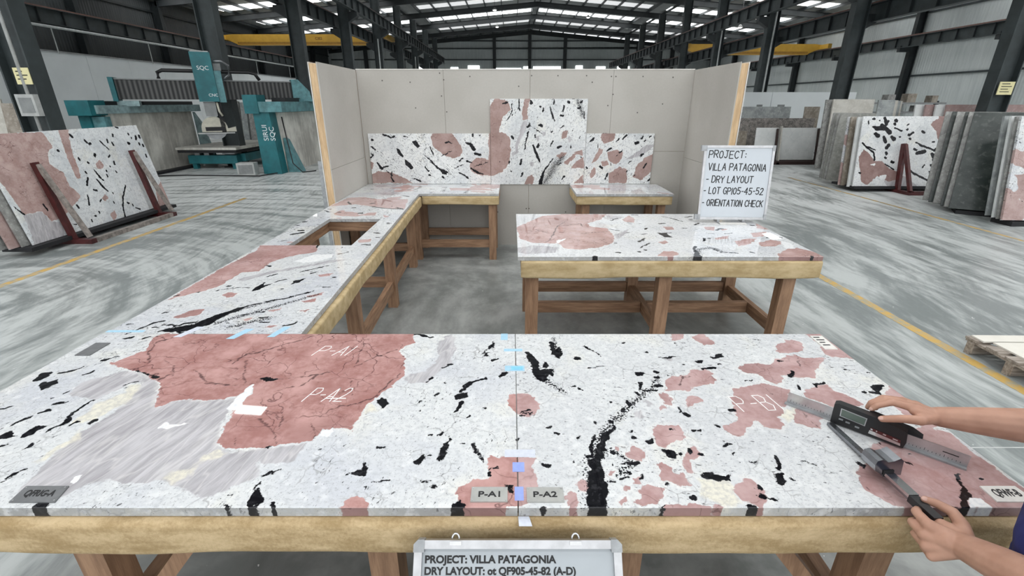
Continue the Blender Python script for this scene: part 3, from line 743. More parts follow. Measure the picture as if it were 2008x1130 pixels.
# patches of the stone, followed one by one, in metres on each slab: layer, outline or stroke, points
def _pts(s, n):
    v = [float(q) for q in s.split()]
    return [tuple(v[i:i+n]) for i in range(0, len(v), n)]
RAW = {
'front': '''
p o -1.806 1.825 -1.76 1.886 -1.729 1.942 -1.792 2.063 -1.775 2.1 -1.7 2.158 -1.322 2.158 -.499 2.157 -.49 2.11 -.496 2.054 -.477 2.019 -.539 1.942 -.489 1.878 -.474 1.825 -.475 1.774 -.463 1.739 -.464 1.706 -.491 1.653 -.518 1.592 -.533 1.557 -.559 1.517 -.558 1.479 -.556 1.437 -.57 1.422 -.569 1.355 -.61 1.369 -.633 1.364 -.672 1.369 -.682 1.332 -.687 1.314 -.729 1.3 -.794 1.287 -.848 1.266 -.891 1.27 -.947 1.266 -1.001 1.279 -1.014 1.296 -1.045 1.407 -1.053 1.479 -1.046 1.58 -1.074 1.653 -1.102 1.568 -1.17 1.545 -1.081 1.569 -1.123 1.557 -1.2 1.54 -1.262 1.551 -1.331 1.534 -1.372 1.501 -1.398 1.557 -1.487 1.679 -1.535 1.706 -1.614 1.753 -1.682 1.774 -1.739 1.789
g o -1.647 1.758 -1.517 1.706 -1.398 1.557 -1.372 1.501 -1.331 1.534 -1.262 1.551 -1.2 1.54 -1.123 1.557 -1.081 1.569 -1.073 1.469 -1.032 1.332 -1.001 1.279 -.946 1.254 -.865 1.262 -.848 1.266 -.704 1.296 -.703 1.237 -.71 1.201 -.82 1.197 -.791 1.145 -.821 1.116 -.865 1.082 -.907 1.05 -.984 1.083 -1.075 1.124 -1.15 1.11 -1.245 1.124 -1.302 1.103 -1.333 1.05 -1.415 1.056 -1.48 1.05 -1.511 1.175 -1.52 1.246 -1.525 1.296 -1.532 1.359 -1.51 1.408 -1.502 1.512 -1.541 1.58 -1.536 1.666
g o -1.636 1.546 -1.775 1.58 -1.805 1.679 -1.736 1.719 -1.679 1.76 -1.647 1.758 -1.536 1.666 -1.598 1.654
y o -1.607 1.448 -1.618 1.523 -1.564 1.592 -1.596 1.647 -1.542 1.66 -1.513 1.616 -1.498 1.523 -1.521 1.469 -1.535 1.423 -1.571 1.398 -1.614 1.398
y o -1.029 1.221 -.991 1.262 -.941 1.246 -.962 1.221 -1.02 1.198 -1.004 1.145 -1.039 1.11 -1.08 1.131 -1.078 1.16 -1.028 1.167
c o -1.269 1.369 -1.268 1.403 -1.183 1.398 -1.226 1.378
c o -1.361 1.117 -1.365 1.145 -1.34 1.142 -1.331 1.106
c o -1.077 1.66 -1.096 1.628 -1.092 1.484 -1.043 1.479 -1.048 1.557
c o -.676 1.332 -.674 1.359 -.641 1.369 -.634 1.332
y o -1.557 1.206 -1.558 1.262 -1.54 1.314 -1.548 1.378 -1.494 1.323 -1.517 1.288 -1.52 1.246 -1.522 1.198
g o -.361 1.976 -.334 2.082 -.295 2.11 -.259 1.942 -.276 1.878 -.263 1.833 -.301 1.774 -.336 1.706 -.358 1.666 -.421 1.66 -.462 1.699 -.449 1.726 -.367 1.76 -.339 1.878
p o -.073 1.229 .08 1.221 .062 1.197 .076 1.152 .082 1.103 .052 1.082 .051 1.037 .02 1.027 -.01 1.027 -.014 .982 -.116 .982 -.149 1.024 -.168 1.082 -.157 1.106 -.111 1.123 -.074 1.127 -.071 1.167
p o -.023 1.545 -.006 1.58 .028 1.592 .07 1.586 .096 1.557 .104 1.517 .095 1.468 .064 1.437 .013 1.458 -.006 1.49
p o -.5 1.015 -.495 1.043 -.472 1.066 -.437 1.053 -.421 1.024 -.407 .982 -.489 .982
y o -.556 1.437 -.561 1.523 -.531 1.512 -.509 1.479 -.539 1.448
p o .159 1.056 .174 1.079 .196 1.066 .189 1.03 .161 1.024
p o .203 1.12 .235 1.123 .234 1.082 .203 1.082
p o .387 1.249 .413 1.287 .437 1.266 .456 1.241 .44 1.213 .411 1.209 .388 1.229
p o .506 1.369 .524 1.388 .577 1.397 .613 1.393 .611 1.323 .591 1.309 .545 1.296 .52 1.27 .501 1.287 .502 1.332
p o .473 1.19 .49 1.209 .51 1.201 .514 1.163 .546 1.16 .555 1.096 .521 1.103 .496 1.123 .464 1.123
p o .567 1.221 .601 1.27 .63 1.279 .632 1.245 .616 1.217 .589 1.205 .573 1.175 .581 1.152 .559 1.152 .556 1.19
p o .385 1.082 .417 1.106 .456 1.096 .443 1.062 .413 1.037 .385 1.024 .366 1.03 .383 1.056
p o .318 1.037 .342 1.053 .344 1.03 .324 1.018
p o .335 1.079 .363 1.099 .369 1.082 .35 1.066
p o .381 1.131 .409 1.138 .407 1.109 .386 1.109
p o .354 1.287 .376 1.279 .365 1.254 .352 1.262
p o .301 1.16 .324 1.167 .314 1.145 .299 1.149
p o .587 1.592 .618 1.592 .639 1.551 .613 1.512 .597 1.523
p o .564 1.49 .587 1.512 .6 1.49 .57 1.479
p o .677 1.534 .706 1.568 .743 1.574 .759 1.545 .728 1.517 .682 1.501
p o .815 2.138 .89 2.138 .841 2.045 .781 2.045
p o .917 2.082 .962 2.119 .982 2.082 .983 2.01 .939 1.993 .91 2.027
p o .422 .982 .442 1.03 .529 1.037 .589 1.024 .592 1.03 .629 1.012 .616 .982
p o .62 1.61 .648 1.679 .686 1.719 .737 1.719 .791 1.767 .847 1.774 .872 1.739 .866 1.706 .873 1.679 .806 1.647 .752 1.635 .713 1.604 .684 1.622 .628 1.598
g o .509 1.545 .536 1.545 .548 1.506 .524 1.501
g o .461 1.458 .494 1.49 .49 1.448 .465 1.422
g o .685 1.863 .751 1.875 .716 1.837
p o .899 1.616 .946 1.641 1.062 1.66 1.109 1.628 1.134 1.61 1.066 1.512 1.029 1.479 .99 1.437 .991 1.397 .961 1.364 .919 1.378 .91 1.417 .889 1.407 .823 1.332 .797 1.327 .757 1.369 .781 1.397 .84 1.422 .848 1.468 .855 1.523
p o .998 1.781 1.049 1.818 1.103 1.833 1.146 1.81 1.204 1.848 1.317 1.91 1.33 1.878 1.444 1.871 1.363 1.803 1.321 1.746 1.278 1.699 1.216 1.706 1.165 1.719 1.115 1.653 1.071 1.692 1.069 1.732 1.016 1.746
p o 1.258 1.959 1.311 2.019 1.384 2.045 1.419 2.019 1.402 1.967 1.35 1.926 1.3 1.91 1.257 1.918
p o 1.497 2.138 1.594 2.138 1.581 2.01 1.591 1.926 1.578 1.86 1.483 1.871 1.456 1.902 1.485 1.976 1.491 2.054
p o 1.075 1.479 1.133 1.49 1.166 1.448 1.105 1.364 1.073 1.378 1.034 1.407
p o 1.179 1.592 1.272 1.653 1.308 1.653 1.316 1.61 1.341 1.586 1.378 1.512 1.304 1.49 1.245 1.501 1.173 1.557
p o .671 1.096 .736 1.134 .758 1.123 .765 1.075 .742 1.024 .725 1.006 .706 1.018 .695 1.037 .672 1.075
p o 1.216 1.27 1.264 1.287 1.461 1.378 1.516 1.378 1.56 1.35 1.549 1.245 1.557 1.138 1.576 1.03 1.524 .982 1.253 .982 1.284 1.012 1.165 1.012 1.116 1.018 1.089 1.056 1.066 1.096 1.101 1.175 1.153 1.197 1.21 1.245
p o 1.505 1.592 1.575 1.647 1.568 1.545 1.543 1.388 1.478 1.369 1.478 1.49
c o 1.324 1.018 1.361 1.053 1.388 1.05 1.391 1.015
y o .582 1.138 .681 1.131 .675 1.082 .682 1.03 .612 1.018 .562 1.056
y o .992 1.458 1.034 1.49 1.1 1.501 1.071 1.427 1.009 1.407
k o -2.02 1.686 -2.034 1.74 -1.999 1.749 -1.986 1.719 -1.991 1.686
k o -1.95 1.635 -1.952 1.666 -1.919 1.686 -1.887 1.666 -1.901 1.635 -1.913 1.61
k o -1.797 1.332 -1.789 1.359 -1.736 1.336 -1.752 1.323 -1.784 1.318
k o -1.71 1.323 -1.728 1.359 -1.712 1.388 -1.687 1.388 -1.691 1.359 -1.698 1.323
k o -1.554 1.393 -1.554 1.423 -1.53 1.433 -1.522 1.408 -1.541 1.393
k o -1.386 1.015 -1.382 1.037 -1.343 1.028 -1.341 1.009 -1.285 .985 -1.332 .994
k o -1.776 2.217 -1.631 2.217 -1.635 2.181 -1.687 2.138
k s -1.96 1.74 .0043 -1.931 1.758 .0069 -1.894 1.793 .0035
k s -1.841 1.722 .0025 -1.819 1.758 .0043
k s -1.863 1.848 .0045 -1.835 1.871 .0036
k s -1.607 1.647 .0025 -1.569 1.673 .0033
k s -1.958 1.49 .0045 -1.929 1.506 .003
k s -1.781 1.458 .0037 -1.758 1.479 .006
k s -1.814 1.388 .0057 -1.807 1.415 .0065 -1.793 1.438 .0037
k s -1.653 1.346 .0021 -1.627 1.413 .0051 -1.655 1.458 .0037 -1.652 1.501 .0068 -1.643 1.546 .0031
k s -1.604 1.393 .0043 -1.591 1.408 .0043
k s -1.739 1.275 .0047 -1.726 1.288 .0034
k s -1.649 1.266 .0027 -1.642 1.286 .0061
k s -1.573 1.138 .0049 -1.57 1.156 .0069
k s -1.562 1.16 .0019 -1.552 1.169 .0025
k s -1.74 1.54 .0039 -1.776 1.506 .0023
k s -1.924 2.063 .0069 -1.888 2.072 .0089
k s -1.826 2.063 .0059 -1.807 2.072 .0059
k s -1.955 2.11 .004 -1.909 2.177 .0062
k s -1.568 1.117 .0018 -1.561 1.131 .0025
k s -1.634 1.76 .0026 -1.506 1.706 .0042
k s -1.798 1.598 .0032 -1.791 1.607 .004
k s -1.824 1.551 .0031 -1.816 1.557 .0031
k s -1.847 1.848 .0027 -1.815 1.886 .0027
k s -1.801 2.138 .005 -1.744 2.158 .0061
k o -1.072 1.692 -1.042 1.712 -.988 1.692 -1.005 1.682 -1.049 1.682
k o -.85 1.269 -.815 1.28 -.819 1.266
k o -.513 1.145 -.496 1.16 -.478 1.163 -.482 1.205 -.465 1.175 -.464 1.145 -.487 1.149
k o -.758 1.006 -.771 1.056 -.777 1.092 -.758 1.075 -.737 1.062 -.73 1.043 -.746 1.03 -.742 1.003
k o -.705 1.018 -.708 1.04 -.694 1.043 -.672 .997 -.683 .994
k o -.525 1.534 -.512 1.562 -.477 1.517 -.487 1.492
k s -.836 1.03 .004 -.778 .997 .0051
k s -.785 1.151 .0025 -.738 1.16 .0025
k s -.782 1.096 .0018 -.774 1.116 .0037
k s -.841 1.062 .0035 -.837 1.059 .0035
k s -.442 1.266 .0033 -.425 1.27 .0033
k s -.428 1.113 .0012 -.384 1.127 .0031
k s -.448 1.099 .0036 -.446 1.099 .0036
v s -1.282 1.825 .0018 -1.233 1.878 .0036 -1.178 1.926 .0028 -1.111 1.993 .0029 -1.016 2.063 .0029 -.965 2.11 .002
v s -.99 1.695 .0025 -.902 1.712 .0017 -.834 1.726 .0051 -.785 1.753 .0026
v s -.834 1.726 .0042 -.863 1.653 .0025 -.95 1.61 .0016
v s -.728 1.76 .0017 -.679 1.679 .0025 -.623 1.545 .0016
v s -.983 1.458 .0015 -.873 1.378 .0028 -.804 1.296 .0014
v s -.699 1.788 .0026 -.655 1.848 .0018 -.593 1.91 .0028 -.546 1.951 .0019
v s -.735 2.01 .0019 -.613 1.894 .0018
v s -.723 2.01 .0019 -.693 1.818 .0027
v s -.477 1.746 .0017 -.51 1.666 .0033 -.541 1.568 .0047 -.614 1.517 .0023 -.67 1.506 .003 -.725 1.442 .0015
v s -.726 1.397 .0022 -.684 1.323 .0028
v s -.895 1.534 .0015 -.843 1.427 .0029 -.834 1.359 .0014
v s -1.209 1.848 .0018 -1.113 1.666 .0025
v s -1.285 1.666 .0016 -1.156 1.641 .0024 -1.07 1.666 .0016
v s -.961 1.323 .0028 -.94 1.279 .002
v s -1.634 1.833 .0036 -1.694 1.91 .0028 -1.732 2.027 .0039 -1.671 2.1 .004
v s -1.254 1.818 .0035 -1.233 1.879 .0045 -1.21 1.926 .0028
v s -1.456 1.719 .0017 -1.496 1.789 .0026 -1.585 1.863 .0018
v s -1.396 1.774 .0026 -1.285 1.679 .0033 -1.177 1.641 .0024
v s -1.496 1.692 .005 -1.466 1.733 .0017
v s -1.517 1.706 .0042 -1.594 1.746 .0034
k o -.118 1.959 -.083 2.027 -.09 1.976 -.105 1.951
k o -.135 1.91 -.117 1.946 -.121 1.91
k o -.13 1.886 -.104 1.926 -.106 1.888
k o -.097 1.863 -.062 1.874 -.085 1.841
k o -.229 1.574 -.18 1.6 -.18 1.566 -.215 1.543
k o -.521 1.523 -.509 1.557 -.477 1.512 -.493 1.492
k o -.316 1.205 -.284 1.233 -.278 1.213 -.293 1.188
k o -.243 1.204 -.229 1.287 -.209 1.292 -.217 1.245 -.229 1.208
k o -.17 1.011 -.165 1.03 -.151 1.043 -.137 1.024 -.132 1.006 -.097 .985 -.146 .997
k s -.151 1.682 .0042 -.105 1.699 .0084
k s -.201 1.604 .0032 -.191 1.647 .0114 -.178 1.66 .0082 -.144 1.686 .0042
k s -.22 1.465 .0037 -.198 1.506 .0084 -.188 1.534 .0054
k s -.047 1.708 .0042 -.025 1.732 .0085
k s -.279 1.123 .0049 -.258 1.125 .0018
k s -.005 1.103 .0048 -.005 1.084 .0048
k s -.241 1.101 .0048 -.231 1.103 .0048
k s -.156 1.432 .0037 -.152 1.442 .0037
k s -.255 1.339 .0056 -.249 1.35 .007
k s -.486 2.11 .006 -.393 2.072 .0059
k s -.302 1.781 .0035 -.266 1.825 .0053
k s -.36 1.679 .0033 -.336 1.708 .0042
k s -.302 1.582 .0048 -.289 1.585 .0063
k s -.361 1.528 .0039 -.359 1.534 .0046
k s -.344 1.468 .0037 -.342 1.474 .0037
k s -.287 1.673 .0025 -.272 1.669 .0033
k s -.287 1.341 .0035 -.278 1.341 .0035
k s -.271 1.237 .0039 -.266 1.241 .0039
k s -.17 1.287 .0034 -.167 1.287 .0034
k s .012 1.314 .0041 .027 1.314 .0034
k s -.071 1.167 .0025 -.072 1.138 .0031
k s -.06 1.175 .0025 -.038 1.178 .0025
k s -.135 1.292 .0027 -.127 1.266 .0027 -.089 1.205 .0013
k s -.108 1.49 .0023 -.098 1.492 .003
k s -.212 1.323 .0021 -.208 1.287 .002
k s .03 1.458 .003 .072 1.479 .003
k o .062 1.918 .079 1.926 .112 1.855 .12 1.796 .126 1.767 .168 1.774 .191 1.767 .182 1.719 .154 1.732 .164 1.679 .138 1.66 .114 1.686 .084 1.746 .096 1.774
k o .139 1.788 .157 1.84 .169 1.788
k o .183 2.027 .2 2.027 .202 1.959 .232 1.967 .244 1.91 .226 1.863 .186 1.91
k o .462 1.305 .492 1.318 .503 1.314 .494 1.292 .474 1.294
k o .505 1.27 .523 1.262 .537 1.254 .546 1.217 .524 1.229
k o .21 .987 .224 1.056 .238 1.123 .253 1.182 .267 1.221 .291 1.262 .32 1.323 .352 1.369 .382 1.39 .341 1.323 .31 1.254 .291 1.197 .286 1.138 .289 1.082 .284 1.03 .283 .987
k s .296 1.863 .0054 .306 1.875 .0054
k s .239 1.641 .0041 .264 1.641 .0041
k s .277 1.628 .0032 .295 1.61 .0032
k s .549 1.732 .0102 .565 1.735 .0102
k s .622 1.753 .0069 .63 1.744 .0086
k s .616 1.706 .0076 .622 1.706 .0076
k s .102 1.194 .0051 .116 1.195 .009 .122 1.191 .0038
k s .687 1.872 .0045 .729 1.878 .0082 .757 1.881 .0055
k s .848 1.778 .0052 .893 1.786 .0087
k s .918 1.878 .0091 .921 1.875 .0082
k s .84 1.837 .0054 .858 1.843 .0063
k s .652 1.46 .0052 .664 1.439 .0066
k s .65 1.357 .0049 .67 1.361 .0056
k s .42 1.318 .0041 .438 1.318 .0041
k s .411 1.357 .0028 .431 1.364 .0042
k s .385 1.195 .0051 .409 1.201 .009
k s .411 1.145 .0037 .41 1.131 .0025
k s .544 1.057 .0053 .548 1.056 .0047
k s .307 1.123 .0031 .323 1.12 .0037
k s .331 1.251 .0066 .337 1.255 .0053
k s .349 1.984 .0028 .377 1.951 .0028 .428 1.878 .0018
k s .335 1.781 .0026 .421 1.796 .0026
k s .294 1.332 .0042 .274 1.279 .0047 .26 1.229 .0052
k s .597 1.641 .0082 .61 1.647 .0082
k s .503 1.592 .008 .507 1.58 .0063
k s .543 1.666 .0041 .535 1.616 .004
k s .538 1.604 .004 .588 1.61 .0056
k s .459 1.534 .0054 .464 1.512 .0061
k s .425 1.474 .006 .436 1.479 .0053
k s .309 1.402 .0058 .312 1.4 .0043
k s .364 1.412 .0051 .376 1.407 .0051
k s .203 1.205 .0058 .206 1.205 .0052
k s .227 1.327 .0042 .236 1.327 .0042
k s .129 1.378 .0036 .144 1.38 .0043
k s .382 1.534 .0039 .385 1.534 .0039
k s .338 1.131 .0025 .366 1.134 .0037
k s .364 1.152 .0031 .382 1.156 .0031
k s .343 1.205 .0019 .375 1.199 .0019
k s .325 1.197 .0019 .341 1.171 .0032
k s .481 1.109 .0049 .484 1.109 .0042
k s .68 1.875 .0054 .683 1.875 .0054
k s .769 1.81 .0044 .776 1.81 .0044
k s .794 2.019 .0058 .8 2.019 .0058
k s .546 2.015 .0048 .55 2.015 .0048
k s .629 1.918 .0037 .642 1.921 .0037
k s .327 .988 .0034 .366 1.009 .0028
k s .386 .991 .0028 .441 1.027 .0029
k s .095 1.015 .0046 .1 1.017 .0034
k s .154 1.355 .0035 .165 1.341 .0028
k s .642 1.49 .0045 .64 1.468 .0045
s s .239 .988 .0631 .256 1.089 .0546 .266 1.182 .0469 .3 1.279 .0351 .34 1.369 .0277 .413 1.448 .0321 .495 1.545 .0284 .58 1.628 .024 .627 1.719 .0147
s s .081 1.863 .0314 .133 1.706 .0329 .166 1.653 .0285 .218 1.604 .0209
s s .207 2.063 .0205 .215 1.878 .0269
s s .343 1.152 .0271 .397 1.197 .0223 .337 1.262 .0232
s s .034 1.448 .0193 .073 1.458 .0155
k o .913 1.863 .953 1.902 .988 1.918 .971 1.878 .94 1.871
k o 1.258 1.66 1.316 1.673 1.312 1.66 1.272 1.653 1.251 1.631
k o .828 1.156 .857 1.16 .826 1.103 .811 1.113
k o .681 1.027 .7 1.024 .711 1.012 .671 .985 .656 .985 .687 1.009
k o .593 1.145 .621 1.156 .657 1.151 .689 1.149 .683 1.129 .647 1.126 .613 1.134
k s .841 1.774 .0052 .894 1.784 .0078
k s 1.225 1.757 .0052 1.193 1.706 .0076
k s 1.194 1.647 .0033 1.173 1.616 .0048
k s .835 1.484 .0068 .85 1.481 .0083
k s .648 1.357 .0035 .667 1.359 .0049
k s .742 1.393 .0065 .749 1.39 .0072
k s .722 1.279 .0027 .747 1.296 .0054
k s .874 1.233 .0052 .863 1.197 .0058 .853 1.173 .005
k s .869 1.132 .0025 .875 1.12 .0031
k s .738 1.057 .0053 .753 1.061 .0076
k s .75 1.086 .0024 .762 1.096 .0048
k s .771 1.057 .0059 .776 1.057 .0053
k s .746 1.205 .0039 .748 1.205 .0032
k s .601 1.266 .004 .598 1.249 .0053
k s .539 1.056 .0059 .547 1.056 .0053
k s .986 1.682 .0025 1.016 1.684 .0033
k s .745 1.244 .002 .76 1.245 .002
k s .941 1.201 .0013 .966 1.197 .0019 .985 1.178 .0013
k s .779 1.213 .0013 .796 1.201 .0019
k s .835 1.84 .0045 .855 1.843 .0063
k s .937 1.815 .0053 .944 1.815 .0044
k s .669 1.722 .0051 .675 1.723 .0051
k s 1.215 1.84 .0018 1.24 1.843 .0027
k s 1.194 2.054 .002 1.221 2.042 .0029
k s 1.422 1.598 .0048 1.433 1.598 .0048
k s .622 1.245 .0046 .632 1.241 .0053
k s 1.125 1.205 .0032 1.147 1.186 .0051
k s .577 1.364 .0042 .583 1.364 .0042
k s .557 1.241 .0046 .56 1.241 .0046
k s .477 1.109 .0042 .481 1.106 .0042
k o 1.47 1.641 1.497 1.653 1.54 1.653 1.529 1.628 1.487 1.61 1.487 1.58 1.446 1.592 1.474 1.616
k s 1.409 1.152 .0031 1.38 1.103 .0054 1.357 1.062 .0071 1.315 1.024 .0069 1.256 .991 .005
k s 1.125 1.201 .0051 1.14 1.178 .0063
k s 1.456 1.131 .0031 1.462 1.128 .0037
k s 1.421 1.598 .004 1.425 1.595 .004
k s 1.271 1.289 .0034 1.273 1.287 .0034
k s 1.325 1.249 .002 1.328 1.245 .002
k s 1.543 1.749 .0034 1.547 1.749 .0034
k s 1.47 1.767 .0035 1.474 1.767 .0035
k s 1.288 1.205 .0026 1.293 1.197 .0026
k s 1.407 1.217 .0026 1.408 1.215 .0026
v s 1.354 1.062 .0018 1.333 1.056 .0018
v s 1.076 1.103 .0012 1.098 1.075 .0012
v s .715 1.686 .0025 .733 1.706 .0034 .767 1.719 .0017
v s .03 1.666 0 .03 1.666 0
v s 1.03 1.653 .0016 1.049 1.58 .0024
v s 1.101 1.479 .0015 1.111 1.369 .0021
v s 1.323 1.894 .0018 1.279 1.788 .0026
v s .702 1.653 .0033 .731 1.719 .0025
''',
'leftA': '''
p o -2.037 2.527 -2.048 2.747 -2.045 3.205 -2.017 3.541 -2.061 3.694 -1.831 3.734 -1.599 3.694 -1.526 3.505 -1.646 3.434 -1.726 3.332 -1.762 3.236 -1.752 3.057 -1.852 3.029 -1.862 2.894 -1.862 2.77 -1.929 2.666 -2.004 2.601
p o -1.76 2.622 -1.751 2.666 -1.686 2.655 -1.673 2.601 -1.71 2.579
p o -1.844 2.301 -1.819 2.391 -1.742 2.429 -1.722 2.345 -1.786 2.293
p o -1.316 2.987 -1.232 3.015 -1.222 2.96 -1.291 2.947
p o -1.236 2.527 -1.163 2.569 -1.151 2.517 -1.22 2.507
p o -1.246 2.611 -1.15 2.666 -1.15 2.622 -1.216 2.579
p o -1.194 2.391 -1.144 2.419 -1.152 2.382
p o -1.293 2.185 -1.226 2.209 -1.25 2.169
p o -1.38 2.391 -1.304 2.429 -1.325 2.373
p o -1.456 2.275 -1.415 2.31 -1.41 2.258
p o -1.826 2.063 -1.744 2.122 -1.692 2.107 -1.731 2.063
k o -1.808 2.135 -1.744 2.185 -1.678 2.217 -1.637 2.319 -1.588 2.391 -1.541 2.448 -1.493 2.477 -1.526 2.419 -1.577 2.319 -1.591 2.217 -1.643 2.161 -1.693 2.13
k o -1.615 2.689 -1.62 2.759 -1.61 2.844 -1.597 2.782 -1.544 2.819 -1.571 2.747 -1.593 2.689
k o -1.419 2.807 -1.424 2.869 -1.376 2.908 -1.381 2.874 -1.415 2.807
k s -1.763 2.193 .0041 -1.727 2.225 .0075 -1.685 2.25 .0042
k s -1.956 2.107 .0032 -1.913 2.201 .0041 -1.905 2.23 .0033 -1.865 2.267 .0059
k s -1.92 2.07 .0063 -1.889 2.075 .0071
k s -1.493 2.477 .0046 -1.36 2.569 .0028 -1.231 2.7 .0039
k s -1.642 2.947 .0042 -1.599 2.993 .0065
k s -1.547 2.844 .0031 -1.498 2.894 .0063
k s -1.377 3.001 .0054 -1.348 3.034 .0065
k s -1.46 3.043 .0033 -1.319 3.174 .0034
k s -1.335 3.451 .0049 -1.276 3.498 .0049
k s -1.347 2.25 .0051 -1.299 2.242 .005
k s -1.368 2.298 .0043 -1.325 2.31 .0043
k s -1.193 2.201 .0041 -1.146 2.242 .005
k s -1.489 2.337 .0035 -1.461 2.354 .0035
k s -1.417 2.373 .0044 -1.378 2.373 .0044
k s -1.814 2.77 .005 -1.789 2.78 .0061
k s -1.747 3.174 .0113 -1.725 3.159 .009
k s -1.202 2.759 .004 -1.147 2.751 .004
k s -1.199 2.934 .0063 -1.181 2.936 .0053
k s -1.939 2.364 .0044 -1.92 2.364 .0053
k s -1.933 2.66 .0049 -1.927 2.678 .0039
k s -2.042 2.607 .0038 -2.027 2.622 .0048
k s -1.449 2.728 .004 -1.442 2.73 .004
k s -2.032 2.22 .0025 -1.999 2.23 .0025
k s -1.867 2.188 .0041 -1.84 2.189 .0033
k s -1.821 2.066 .0047 -1.808 2.072 .0055
k s -1.683 2.115 .0032 -1.656 2.138 .004
k s -1.845 2.217 .0025 -1.769 2.201 .0041
k s -1.569 3.616 .0064 -1.58 3.674 .0052
k s -1.519 2.23 .0025 -1.501 2.237 .0034
k s -1.224 3.129 .0045 -1.215 3.129 .0045
k s -1.37 3.616 .0038 -1.365 3.635 .0051
k s -1.841 2.689 .002 -1.773 2.735 .003 -1.657 2.747 .002
s s -1.572 2.233 .0291 -1.453 2.354 .0381 -1.323 2.487 .0351 -1.18 2.633 .0251
s s -1.697 2.201 .0288 -1.612 2.301 .0224 -1.472 2.467 .019 -1.239 2.678 .0119
s s -1.472 2.185 .0358 -1.313 2.301 .0373
g o -1.825 2.894 -1.676 3.057 -1.449 3.205 -1.334 3.3 -1.191 3.332 -1.431 3.159 -1.649 3.001 -1.76 2.856
c o -1.595 3.267 -1.519 3.434 -1.378 3.451 -1.347 3.365 -1.434 3.267 -1.522 3.236
''',
'leftB': '''
p o -2.01 5.743 -1.828 5.786 -1.63 5.659 -1.246 5.659 -1.174 5.093 -1.4 5.127 -1.576 5.233 -1.789 5.343 -2.053 5.233 -2.024 5.497
p o -1.538 4.895 -1.435 4.927 -1.406 4.77 -1.53 4.77
p o -1.303 3.847 -1.202 3.888 -1.185 3.786 -1.278 3.766
p o -1.346 4.801 -1.248 4.74 -1.288 4.681
p o -1.459 6.794 -1.183 6.853 -1.193 6.679
p o -.848 6.459 -.393 6.438 -.207 6.252 -.805 6.252
k s -1.77 5.162 .0169 -1.748 5.162 .0169
k s -1.629 5.396 .0141 -1.601 5.404 .0141
k s -1.602 4.876 .0161 -1.581 4.876 .0145
k s -1.843 4.927 .013 -1.829 4.927 .013
k s -2.023 5.012 .0082 -1.944 4.933 .0097
k s -2.045 4.495 .0134 -2.023 4.505 .0134
k s -1.944 4.164 .0139 -1.914 4.164 .0167
k s -1.946 4.031 .0135 -1.913 4.062 .0163 -1.875 4.085 .0137
k s -.941 6.48 .0125 -.905 6.48 .0167
k s -1.888 6.354 .0103 -1.87 6.354 .0082
k s -1.382 6.283 .0102 -1.36 6.303 .0081
k s -1.377 5.892 .0077 -1.279 5.821 .0095
k s -1.576 5.233 .0051 -1.399 5.12 .0101 -1.185 5.079 .0083
k s -1.93 5.497 .0054 -1.85 5.343 .007
k s -1.538 5.205 .0119 -1.464 5.148 .0101
k s -1.206 4.457 .0074 -1.193 4.457 .0074
k s -1.233 4.085 .0055 -1.179 4.062 .0068
k s -1.228 3.708 .0088 -1.17 3.696 .01
k s -1.353 4.43 .0059 -1.324 4.441 .0059
k s -1.106 6.375 .0062 -1.031 6.354 .0062
k s -.682 6.623 .0085 -.589 6.611 .0085
k s -1.797 6.853 .0066 -1.693 6.817 .0066
k s -1.277 5.162 .0085 -1.206 5.106 .0084
k s -2.065 4.74 .0047 -2.009 4.77 .0047
k s -1.277 4.801 .0079 -1.269 4.795 .0079
k s -2.036 4.352 .0072 -2.025 4.357 .0072
g o -1.941 6.679 -1.592 6.794 -1.634 6.567 -1.859 6.513
g o -1.737 6.058 -1.538 6.154 -1.376 5.965 -1.617 5.919
''',
